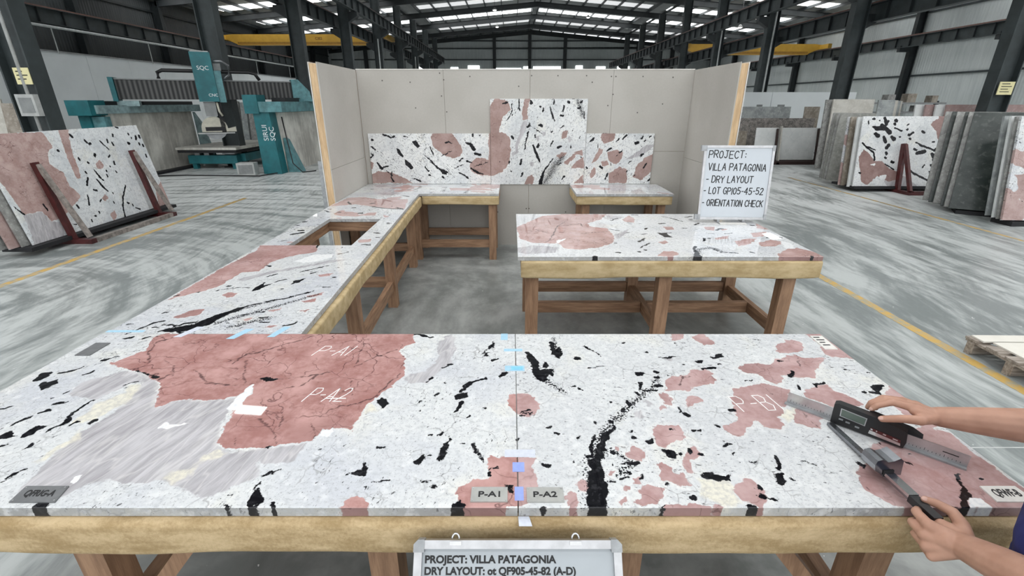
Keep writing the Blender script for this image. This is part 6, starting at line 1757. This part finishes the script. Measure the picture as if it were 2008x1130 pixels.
MB().prism([(-6.88, 0), (-6.45, 0), (-6.80, .95), (-6.88, 1.0)], 14.75, 15.0, Matrix(((1, 0, 0, 0), (0, 0, 1, 0), (0, 1, 0, 0), (0, 0, 0, 1)))).build('post_gusset', M_teal2, sw)
MB().box((-7.60, 14.22, 1.70), (-7.20, 14.72, 2.20)).build('end_box', M_teal, sw, bevel=.02)
text_mesh('lettering', 'SIRUI', .20, M_white, sep_, Matrix.Translation((-7.10, 14.295, .95)) @ Matrix.Rotation(PI/2, 4, 'X') @ Matrix.Rotation(PI/2, 4, 'Z'), .002)
text_mesh('lettering', 'SQC', .20, M_white, sep_, Matrix.Translation((-7.10 + .20, 14.295, .95)) @ Matrix.Rotation(PI/2, 4, 'X') @ Matrix.Rotation(PI/2, 4, 'Z'), .002)
a0 = Vector((-11.05, 14.05, 2.33)); a1 = Vector((-6.95, 16.3, 2.33)); ax = (a1 - a0).normalized()
MB().bar(a0 + ax * .12, a1 - ax * .12, .40, .50).build('bellows_beam', M_bellows, sw)
MB().bar(a0 + ax * .12 + Vector((0, 0, .27)), a1 - ax * .12 + Vector((0, 0, .27)), .44, .03).build('beam_cap', M_grey, sw)
MB().bar(a0, a0 + ax * .11, .62, .62).build('beam_end', M_teal, sw, bevel=.015)
MB().prism([(0, -.3), (.55, -.3), (.5, .0), (.20, .34), (0, .34)], -.28, .28, Matrix.Translation(a1 - ax * .11) @ Matrix(((ax.x, 0, -ax.y, 0), (ax.y, 0, ax.x, 0), (0, 1, 0, 0), (0, 0, 0, 1)))).build('beam_end', M_teal2, sw, bevel=.015)
MB().bar(a0 + Vector((-.2, -.1, -.36)), a0 + Vector((.45, .3, -.36)), .6, .14).build('travel_carriage', M_dust, sw, bevel=.01)
MB().bar(a1 + Vector((-.1, -.3, -.27)), a1 + Vector((.35, .4, -.27)), .5, .10).build('travel_carriage', M_teal2, sw, bevel=.01)
cp = a0 + ax * 2.30
Rb = Matrix.Translation((cp.x, cp.y, 0)) @ Matrix.Rotation(math.atan2(ax.y, ax.x), 4, 'Z')
def rb(mb, lo, hi): return mb.box(lo, hi, Rb)
scl = rb(MB(), (-.28, -.62, 2.02), (.22, -.24, 3.32)).build('saw_column', M_teal, sw, bevel=.05)
rb(MB(), (-.25, -.60, 3.322), (.19, -.26, 3.35)).build('column_cap', M_pvc, scl)
rb(MB(), (.225, -.55, 2.0), (.40, -.22, 2.85)).build('carriage_plate', M_teal2, sw, bevel=.02)
rb(MB(), (.235, -.40, 2.86), (.42, -.2, 3.05)).build('drive_motor', M_grey, sw, bevel=.03)
mb = MB(); mb.tube([Rb @ Vector(p) for p in ((.25, -.45, 3.10), (.45, -.40, 3.12), (.62, -.38, 3.0), (.60, -.38, 2.75), (.40, -.38, 2.62))], .035, 8); mb.build('cable_loop', M_gal, sw)
text_mesh('lettering', 'SQC', .15, M_white, scl, Rb @ Matrix.Translation((-.17, -.625, 2.86)) @ Matrix.Rotation(PI/2, 4, 'X'), .002)
text_mesh('lettering', 'CNC', .11, M_white, scl, Rb @ Matrix.Translation((-.02, -.625, 2.16)) @ Matrix.Rotation(PI/2, 4, 'X'), .002)
rb(MB(), (-.20, -.56, 1.62), (.10, -.30, 2.015)).build('spindle_slide', M_grey, sw, bevel=.01)
rb(MB(), (.12, -.52, 1.15), (.24, -.26, 1.99)).build('hose_bundle', M_blackm, sw)
mb = MB(); mb.tube([Rb @ Vector(p) for p in ((.14, -.54, 2.0), (.16, -.56, 1.75), (.22, -.56, 1.62))], .03, 8); mb.build('brass_pipe', M_cream, sw)
pr_ = [(.34 * math.cos(PI * k / 14), .34 * math.sin(PI * k / 14)) for k in range(15)]
MM = Rb @ Matrix.Translation((-.05, -.40, 1.27)) @ Matrix(((1, 0, 0, 0), (0, 0, 1, 0), (0, 1, 0, 0), (0, 0, 0, 1)))
bgd = MB().prism([(-.34, -.09)] + pr_[::-1] + [(.55, .05), (.55, -.09)], -.12, .05, MM).build('blade_guard', M_cream, sw, bevel=.015)
MB().prism([(-.24, -.06), (.26, -.06), (.26, .05), (-.24, .05)], -.126, -.1205, MM).build('guard_slot', M_blackm, bgd)
MB().prism([(0.31 * math.cos(2*PI*k/40), 0.31 * math.sin(2*PI*k/40) ) for k in range(40)], .06, .07, MM).build('saw_blade', M_gal, sw)
rb(MB(), (-.5, -.58, 1.13), (.45, -.36, 1.16)).build('splash_plate', M_pvc, sw)
mb = MB(); mb.tube([a0 + ax * 1.15 + Vector((0, -.05, .30)), a0 + ax * 1.15 + Vector((0, -.05, .46)), a0 + ax * 1.27 + Vector((0, -.05, .52)), a0 + ax * 3.45 + Vector((0, -.05, .52)), a0 + ax * 3.62 + Vector((0, -.05, .48)), a0 + ax * 3.72 + Vector((0, -.05, .30))], .05, 8); mb.build('cable_hose', M_black, sw)
# cutting table
tb = thing('saw_table', 'low teal cutting table with a pale slatted top below the saw head', 'machine table', (-9.58, 16.8, 0))
MB().box((-.95, -1.6, .61), (.95, 1.7, .68)).build('table_top', M_conc, tb, bevel=.01)
MB().box((-.92, -1.57, .52), (.92, 1.67, .609)).build('table_frame', M_blackm, tb)
MB().box((-.75, -1.40, .17), (.80, -1.15, .43)).build('base_beam', M_teal, tb, bevel=.01)
MB().box((-.75, 1.0, .17), (.80, 1.25, .43)).build('base_beam', M_teal, tb, bevel=.01)
MB().box((.30, -1.14, .22), (.95, .98, .46)).build('tilt_drive', M_teal, tb, bevel=.01)
for x in (-.45, -.15): MB().box((x - .08, -1.38, .431), (x + .08, -1.17, .519)).build('support_block', M_gal, tb)
MB().box((.35, -1.38, .461), (.75, 1.2, .519)).build('support_block', M_gal, tb)
for x in (-.62, .66):
    for y in (-1.28, 1.12): MB().box((x - .07, y - .07, 0), (x + .07, y + .07, .169)).build('foot', M_teal, tb)
o = thing('floor_monitor', 'small grey box with a dark screen on the floor beside the teal saw post', 'box', (-7.75, 14.0, 0), .15)
MB().box((-.24, -.10, 0), (.24, .25, .36)).build('housing', M_pvc, o, bevel=.04, seg=2)
MB().box((-.19, -.112, .06), (.19, -.101, .31)).build('screen', M_grey, o)
mb = MB(); mb.tube([(-11.0, 13.6, .02), (-9.5, 13.9, .02), (-8.1, 13.8, .02), (-7.3, 13.75, .02), (-6.95, 14.15, .05)], .02, 6)
tag(mb.build('floor_cable', M_black), 'thin dark cable across the floor in front of the saw', 'cable')
mb = MB(); mb.tube([(-6.82, 14.75, 1.6), (-6.7, 14.6, .9), (-6.55, 14.4, .3), (-6.35, 14.5, .03), (-6.1, 14.9, .02)], .018, 6)
tag(mb.build('floor_cable', M_black), 'black cable dropping from the teal saw post to the floor', 'cable')
tr = thing('floor_rail', 'pale floor rail beside the right wall of the bridge saw', 'rail', (-6.25, 17.2, 0))
MB().box((-.06, -1.6, 0), (.06, 1.8, .05)).build('rail', M_pvc, tr); MB().box((.2, -1.5, 0), (.28, 1.6, .04)).build('rail', M_grey, tr)
tr = thing('floor_rail', 'dark kerb channel at the foot of the left saw wall', 'rail', (-10.5, 14.5, 0))
MB().box((-.2, -2.4, 0), (.05, 1.6, .07)).build('rail', M_blackm, tr)
# ------------------------------------------------------------------ measuring tools
lv = thing('digital_level', 'steel rule with a black digital readout body held by the upper hand', 'measuring tool', (1.074, 1.527, T), math.atan2(-.676, .737))
Lr = .520
mb = MB(); mb.box((0, -.0015, 0.0005), (Lr, .0015, .048)); rbl = mb.build('rule_blade', M_alu, lv)
MB().box((-.004, -.016, .0), (Lr, -.0016, .006)).build('rule_base', M_aludull, lv, bevel=.001)
mb = MB()
for k in range(50):
    x = .012 + k * .010
    if .145 < x < .365 or x > Lr - .01: continue
    h = .010 if k % 5 == 0 else .005
    mb.box((x, -.0019, .012), (x + .0012, -.00151, .012 + h))
g = mb.build('graduations', M_ink, rbl); g['kind'] = 'stuff'
MB().box((.455, -.0022, .030), (.495, -.00151, .033)).build('blade_slot', M_ink, rbl)
bx0, bx1 = .150, .360
MM = Matrix(((1, 0, 0, 0), (0, 0, 1, 0), (0, 1, 0, 0), (0, 0, 0, 1)))
ol = [(bx0, .006), (bx1, .006), (bx1 + .004, .030), (bx1 - .002, .068), (bx1 - .09, .084), (bx0 + .010, .088), (bx0 - .002, .082)]
rbd = MB().prism(ol, -.030, -.0017, MM).build('readout_body', M_black, lv, bevel=.004, seg=2)
MB().prism([(bx0 + .085, .030), (bx1 + .035, .012), (bx1 + .040, .052), (bx1 + .01, .066), (bx0 + .10, .078)], .0017, .026, MM).build('back_grip', M_blackm, lv, bevel=.004, seg=2)
MB().prism([(bx0 + .022, .043), (bx0 + .098, .038), (bx0 + .098, .070), (bx0 + .020, .075)], -.0318, -.0301, MM).build('display_bezel', M_alu, rbd, bevel=.0006)
MB().prism([(bx0 + .025, .046), (bx0 + .095, .041), (bx0 + .095, .067), (bx0 + .023, .072)], -.0325, -.0319, MM).build('display', M_lcd, rbd)
for x, z in ((.022, .028), (.043, .025), (.072, .020)): MB().prism([(bx0 + x, z), (bx0 + x + .013, z), (bx0 + x + .013, z + .006), (bx0 + x, z + .006)], -.0315, -.0301, MM).build('button', M_aludull, rbd, bevel=.0006)
MB().prism([(bx0 + .112, .016), (bx1 - .008, .012), (bx1 - .010, .021), (bx0 + .113, .030)], -.0312, -.0301, MM).build('slot_insert', M_chrome, rbd)
MB().prism([(bx0 + .113, .0305), (bx1 - .010, .0215), (bx1 - .012, .033), (bx0 + .114, .041)], -.0318, -.0301, MM).build('slot_window', M_red, rbd)
for x, z, w in ((.115, .034, .006), (.130, .033, .004), (.150, .031, .009), (.178, .027, .014)): MB().prism([(bx0 + x, z), (bx0 + x + w, z - .001), (bx0 + x + w, z + .004), (bx0 + x, z + .005)], -.0325, -.0319, MM).build('screw', M_chrome, rbd)

cl = thing('sliding_caliper', 'steel caliper bar with a curved slider block held by the lower hand', 'measuring tool', (1.156, 1.392, T + .006))
d = Vector((1.157, .957, .940)) - Vector((1.156, 1.392, T + .006))
Lc = d.length; yd = d.normalized(); xs_ = yd.cross(Vector((0, 0, 1))).normalized(); zs = xs_.cross(yd)
cl.matrix_world = Matrix(((xs_.x, yd.x, zs.x, 1.156), (xs_.y, yd.y, zs.y, 1.392), (xs_.z, yd.z, zs.z, T + .006), (0, 0, 0, 1)))
MB().box((-.010, 0, -.005), (.010, Lc - .07, .006)).build('bar', M_bluesteel, cl, bevel=.002)
MB().box((-.0145, Lc - .19, .0065), (.0145, Lc - .068, .016)).build('slide_cover', M_chrome, cl, bevel=.003)
MB().box((-.013, Lc - .07, -.008), (.013, Lc + .015, .014)).build('handle', M_black, cl, bevel=.004)
ys = .215
pf = [(1.18 * a, 1.12 * b) for a, b in [(-.034, .004), (-.031, .050), (-.022, .058), (-.006, .049), (.008, .046), (.024, .054), (.036, .050), (.040, .036), (.036, .018), (.018, .006)]]
MM2 = Matrix(((1, 0, 0, 0), (0, 0, 1, 0), (0, 1, 0, 0), (0, 0, 0, 1)))
sbk = MB().prism(pf, ys, ys + .058, MM2).build('slider_block', M_bluesteel, cl, bevel=.004, seg=2)
MB().prism([(-.012, .001), (.016, .001), (.018, .022), (-.014, .024)], ys + .0585, ys + .061, MM2).build('slider_mouth', M_blackm, sbk)

# ------------------------------------------------------------------ the person holding them
person = thing('person', 'person in a blue shirt at the right, bare forearms holding the measuring tools', 'person', (1.38, .72, 0))
POFF = Vector((1.38, .72, 0))
class Body:
    def __init__(self): self.bm = bmesh.new()
    def cap(self, a, b, ra, rb, n=14, sq=1.0, up=None):
        a = Vector(a); b = Vector(b); d = b - a; L = d.length
        if L < 1e-6: d = Vector((0, 0, 1))
        d = d.normalized()
        ref = Vector(up) if up is not None else (Vector((0, 0, 1)) if abs(d.z) < .9 else Vector((0, 1, 0)))
        s = d.cross(ref).normalized(); u = s.cross(d).normalized()
        rows = []
        for k in range(5):
            t = -PI/2 + k * PI/8; rows.append((a + d * ra * math.sin(t), ra * math.cos(t)))
        for k in range(5):
            t = k * PI/8; rows.append((b + d * rb * math.sin(t), rb * math.cos(t)))
        rings = []
        for p, r in rows:
            if r < 1e-5: r = 1e-4
            rings.append([self.bm.verts.new(p + s * r * math.cos(2*PI*i/n) + u * r * sq * math.sin(2*PI*i/n)) for i in range(n)])
        for x, y in zip(rings, rings[1:]):
            for i in range(n): self.bm.faces.new((x[i], x[(i+1) % n], y[(i+1) % n], y[i]))
        self.bm.faces.new(rings[0][::-1]); self.bm.faces.new(rings[-1])
    def chain(self, pts, rad, **k):
        for (a, b, ra, rb) in zip(pts, pts[1:], rad, rad[1:]): self.cap(a, b, ra, rb, **k)
    def build(self, name, m, parent, vox, smooth=3, off=POFF):
        bmesh.ops.recalc_face_normals(self.bm, faces=self.bm.faces[:])
        me = bpy.data.meshes.new(name + '_raw'); self.bm.to_mesh(me); self.bm.free()
        me.transform(Matrix.Translation(-off))
        o = bpy.data.objects.new(name + '_raw', me); C.objects.link(o)
        r = o.modifiers.new('r', 'REMESH'); r.mode = 'VOXEL'; r.voxel_size = vox; r.use_smooth_shade = True
        s = o.modifiers.new('s', 'SMOOTH'); s.iterations = smooth; s.factor = .5
        dg = bpy.context.evaluated_depsgraph_get()
        me2 = bpy.data.meshes.new_from_object(o.evaluated_get(dg)); me2.name = name
        bpy.data.objects.remove(o); bpy.data.meshes.remove(me)
        for p in me2.polygons: p.use_smooth = True
        return link(name, me2, m, parent)

NAILS = []
def hand(B, wrist, f, nrm, thumb_side, fingers, thumb, k=1.0):
    """wrist, forward, back-of-hand normal; thumb_side = +1/-1 picks which way the thumb sits; fingers = curl angles per finger, index first"""
    w = Vector(wrist); f = Vector(f).normalized(); nn = Vector(nrm); nn = (nn - f * nn.dot(f)).normalized()
    s = f.cross(nn).normalized() * thumb_side
    offs = [.028, .009, -.010, -.028]; lens = [(.044, .026, .021), (.048, .030, .022), (.045, .028, .021), (.035, .021, .019)]
    reach = [.086, .090, .086, .078]; rad = [.0093, .0096, .0090, .0080]
    for i in range(4):
        kn = w + f * reach[i] * k + s * offs[i] * k + nn * (.003 if i in (1, 2) else 0)
        B.cap(w + f * .008 + s * offs[i] * .55 * k, kn, .0145 * k, .0118 * k)
        B.cap(w + f * .03 + s * offs[i] * .75 * k - nn * .006, kn - nn * .004 - f * .012, .0135 * k, .0110 * k)
        spread, c1, c2, c3 = fingers[i]
        p = kn; ang = 0; r = rad[i] * k
        for j, (L, c) in enumerate(zip(lens[i], (c1, c2, c3))):
            ang += math.radians(c)
            dirn = (f * math.cos(ang) - nn * math.sin(ang)); dirn = (dirn + s * math.radians(spread)).normalized()
            q = p + dirn * L * k
            B.cap(p, q, r, r * .92); p = q; r *= .92
        NAILS.append((p, dirn, (nn * math.cos(ang) + f * math.sin(ang)).normalized(), r))
    b0 = w + f * .018 * k + s * .020 * k - nn * .004
    pts = [b0]
    for v in thumb: pts.append(pts[-1] + (f * v[0] + s * v[1] + nn * v[2]) * k)
    B.chain(pts, [.0165 * k, .0128 * k, .0108 * k, .0090 * k][:len(pts)])
    B.cap(b0, w + f * .055 * k + s * .018 * k - nn * .004, .015 * k, .012 * k)
    dt = (pts[-1] - pts[-2]).normalized(); up = (nn - dt * nn.dot(dt)).normalized()
    NAILS.append((pts[-1], dt, up, .0090 * k))
    return w

bd = Body()
# legs, trunk, neck, head
ctr = Vector((1.37, .765, 0)); side = Vector((.80, .60, 0)).normalized(); fwd = Vector((-.60, .80, 0)).normalized()
def at(s, f, z): return ctr + side * s + fwd * f + Vector((0, 0, z))
for s in (-1, 1):
    bd.chain([at(.09 * s, 0, .92), at(.10 * s, .01, .50), at(.10 * s, -.02, .09)], [.085, .058, .042])
    bd.cap(at(.10 * s, -.04, .045), at(.10 * s, .13, .035), .042, .034)
bd.cap(at(-.07, 0, .98), at(.07, 0, .98), .11, .11); bd.cap(at(-.06, .0, 1.12), at(.06, 0, 1.12), .10, .10)
bd.cap(at(-.09, 0, 1.30), at(.09, 0, 1.30), .105, .105); bd.cap(at(-.15, -.01, 1.40), at(.15, -.01, 1.40), .055, .055)
bd.chain([at(0, -.01, 1.42), at(0, .02, 1.54)], [.055, .05])
hd = at(0, .05, 1.62)
bd.cap(hd + Vector((0, 0, -.03)) + fwd * .02, hd + Vector((0, 0, .055)), .068, .080); bd.cap(hd - Vector((0, 0, .075)) + fwd * .045, hd + fwd * .02, .040, .066)
bd.cap(hd + fwd * .085 + Vector((0, 0, .005)), hd + fwd * .107 - Vector((0, 0, .018)), .009, .013)
bd.cap(hd + fwd * .078 - side * .018 - Vector((0, 0, .058)), hd + fwd * .078 + side * .018 - Vector((0, 0, .058)), .010, .010)
for s in (-1, 1): bd.cap(hd + side * .078 * s - Vector((0, 0, .02)), hd + side * .082 * s + Vector((0, 0, .02)), .014, .018)
# right arm (upper in the picture): thumb on the front of the readout, fingers over its top and back
CAMP = Vector((0, 0, 2.0))
def finger(pts, rad, nail=True):
    pts = [Vector(p) for p in pts]
    bd.chain(pts, rad)
    if nail:
        d_ = (pts[-1] - pts[-2]).normalized(); up = (CAMP - pts[-1]).normalized() + Vector((0, 0, .4)); up = (up - d_ * up.dot(d_)).normalized()
        NAILS.append((pts[-1], d_, up, rad[-1]))
shR = at(.19, .0, 1.38); elR = Vector((1.665, 1.065, 1.135)); wrR = Vector((1.430, 1.292, 1.022))
bd.chain([shR, (shR + elR) / 2, elR], [.062, .058, .056])
bd.chain([elR, elR.lerp(wrR, .35), elR.lerp(wrR, .75), wrR], [.054, .056, .043, .033])
for kn, r in (((1.352, 1.308, 1.046), .016), ((1.348, 1.334, 1.046), .016), ((1.356, 1.357, 1.038), .015), ((1.370, 1.376, 1.026), .014)): bd.cap(wrR + Vector((-.012, .004, 0)), kn, .025, r)
bd.cap((1.400, 1.300, 1.024), (1.372, 1.325, 1.038), .024, .022)
finger([(1.352, 1.308, 1.046), (1.304, 1.340, 1.046), (1.274, 1.357, 1.020), (1.266, 1.363, 1.003)], [.0145, .0120, .0108, .0098])
finger([(1.348, 1.334, 1.046), (1.298, 1.366, 1.042), (1.274, 1.384, 1.012), (1.272, 1.388, .990)], [.0140, .0120, .0108, .0098], False)
finger([(1.356, 1.357, 1.038), (1.312, 1.388, 1.030), (1.296, 1.402, 1.000), (1.297, 1.403, .978)], [.0135, .0115, .0102, .0092], False)
finger([(1.370, 1.376, 1.026), (1.334, 1.403, 1.012), (1.322, 1.412, .988), (1.323, 1.412, .968)], [.0125, .0102, .0092, .0084], False)
bd.cap(wrR + Vector((-.010, -.004, 0)), (1.345, 1.268, 1.026), .022, .017)
bd.cap((1.385, 1.285, 1.026), (1.350, 1.300, 1.040), .020, .016)
finger([(1.350, 1.266, 1.026), (1.300, 1.278, 1.024), (1.256, 1.304, 1.004)], [.0165, .0135, .0112])
# left arm (lower in the picture): a loose fist round the caliper handle, thumb uppermost
shL = at(-.19, .0, 1.38); elL = Vector((1.135, .530, 1.115)); wrL = Vector((1.166, .872, .935))
bd.chain([shL, (shL + elL) / 2, elL], [.062, .056, .053])
bd.chain([elL, elL.lerp(wrL, .35), elL.lerp(wrL, .75), wrL], [.051, .053, .043, .034])
for kn, r in (((1.122, .930, .944), .0165), ((1.112, .922, .918), .0165), ((1.113, .908, .895), .0155), ((1.122, .892, .876), .0145)): bd.cap(wrL, kn, .028, r)
bd.cap(wrL + Vector((-.02, .015, 0)), (1.125, .915, .918), .028, .020)
finger([(1.122, .930, .944), (1.124, .974, .944), (1.150, .994, .930), (1.172, .982, .922)], [.0145, .0122, .0108, .0098], False)
finger([(1.112, .922, .918), (1.117, .966, .914), (1.146, .982, .902), (1.168, .968, .900)], [.0145, .0122, .0108, .0098], False)
finger([(1.113, .908, .895), (1.120, .950, .888), (1.148, .962, .880), (1.168, .948, .880)], [.0135, .0115, .0102, .0094], False)
finger([(1.122, .892, .876), (1.130, .925, .868), (1.152, .934, .862), (1.168, .922, .864)], [.0125, .0105, .0094, .0086], False)
bd.cap(wrL + Vector((.008, .01, .004)), (1.205, .925, .948), .028, .019); bd.cap((1.175, .90, .94), (1.16, .935, .940), .024, .016)
finger([(1.205, .925, .948), (1.212, .962, .954), (1.192, .992, .955), (1.172, 1.006, .954)], [.0180, .0145, .0122, .0108])
body = bd.build('body', M_skin, person, .0032, 3)
for (p, d_, up, r) in NAILS:
    M = Matrix.Translation(Vector(p) - POFF + up * r * .80 + d_ * r * .25)
    x = d_.cross(up).normalized()
    Rm = Matrix(((x.x, d_.x, up.x, 0), (x.y, d_.y, up.y, 0), (x.z, d_.z, up.z, 0), (0, 0, 0, 1)))
    MB().ball((0, 0, 0), 1, M=M @ Rm @ Matrix.Diagonal((r * .62, r * .80, r * .22, 1)), seg=12).build('fingernail', M_nail, body)
sh_ = Body()
sh_.cap(at(-.085, 0, .90), at(.085, 0, .90), .135, .135); sh_.cap(at(-.08, 0, 1.10), at(.08, 0, 1.10), .125, .125)
sh_.cap(at(-.10, 0, 1.28), at(.10, 0, 1.28), .125, .125); sh_.cap(at(-.16, -.01, 1.39), at(.16, -.01, 1.39), .070, .070)
sh_.cap(at(-.085, .0, .90), at(-.08, 0, 1.28), .133, .125); sh_.cap(at(.085, .0, .90), at(.08, 0, 1.28), .133, .125); sh_.cap(at(0, 0, .9), at(0, 0, 1.35), .13, .11)
sh_.cap(at(-.09, .02, 1.05), at(.09, .02, 1.05), .130, .130)
for a, b in ((shR, elR), (shL, elL)): sh_.chain([a, a.lerp(b, .62)], [.074, .064])
sh_.build('shirt', M_shirt, person, .010, 4)
tr_ = Body()
for s in (-1, 1): tr_.chain([at(.085 * s, 0, .90), at(.10 * s, .01, .50), at(.10 * s, -.01, .12)], [.100, .075, .062])
tr_.cap(at(-.07, 0, .92), at(.07, 0, .92), .122, .122)
tr_.build('trousers', M_trouser, person, .010, 4)
hr = Body()
hr.cap(hd + Vector((0, 0, .03)) - fwd * .02, hd + Vector((0, 0, .065)) + fwd * .005, .082, .084); hr.cap(hd - Vector((0, 0, .02)) - fwd * .035, hd + Vector((0, 0, .04)) - fwd * .02, .068, .08)
hr.build('hair', M_hair, person, .008, 3)
for s in (-1, 1):
    MB().ball(tuple(hd + fwd * .077 + side * .031 * s + Vector((0, 0, .012)) - POFF), .011, seg=10).build('eye', M_wmarb, body)
    MB().box((-.016, -.004, -.003), (.016, .004, .003), Matrix.Translation(hd + fwd * .083 + side * .031 * s + Vector((0, 0, .034)) - POFF) @ Matrix.Rotation(math.atan2(side.y, side.x), 4, 'Z')).build('eyebrow', M_hair, body)
    b = MB(); b.ball(tuple(at(.10 * s, .045, .045) - POFF), .06, sx=1, sy=1, sz=.72, seg=14); b.ball(tuple(at(.10 * s, .12, .038) - POFF), .055, sz=.7, seg=14); b.build('shoe', M_black, person)
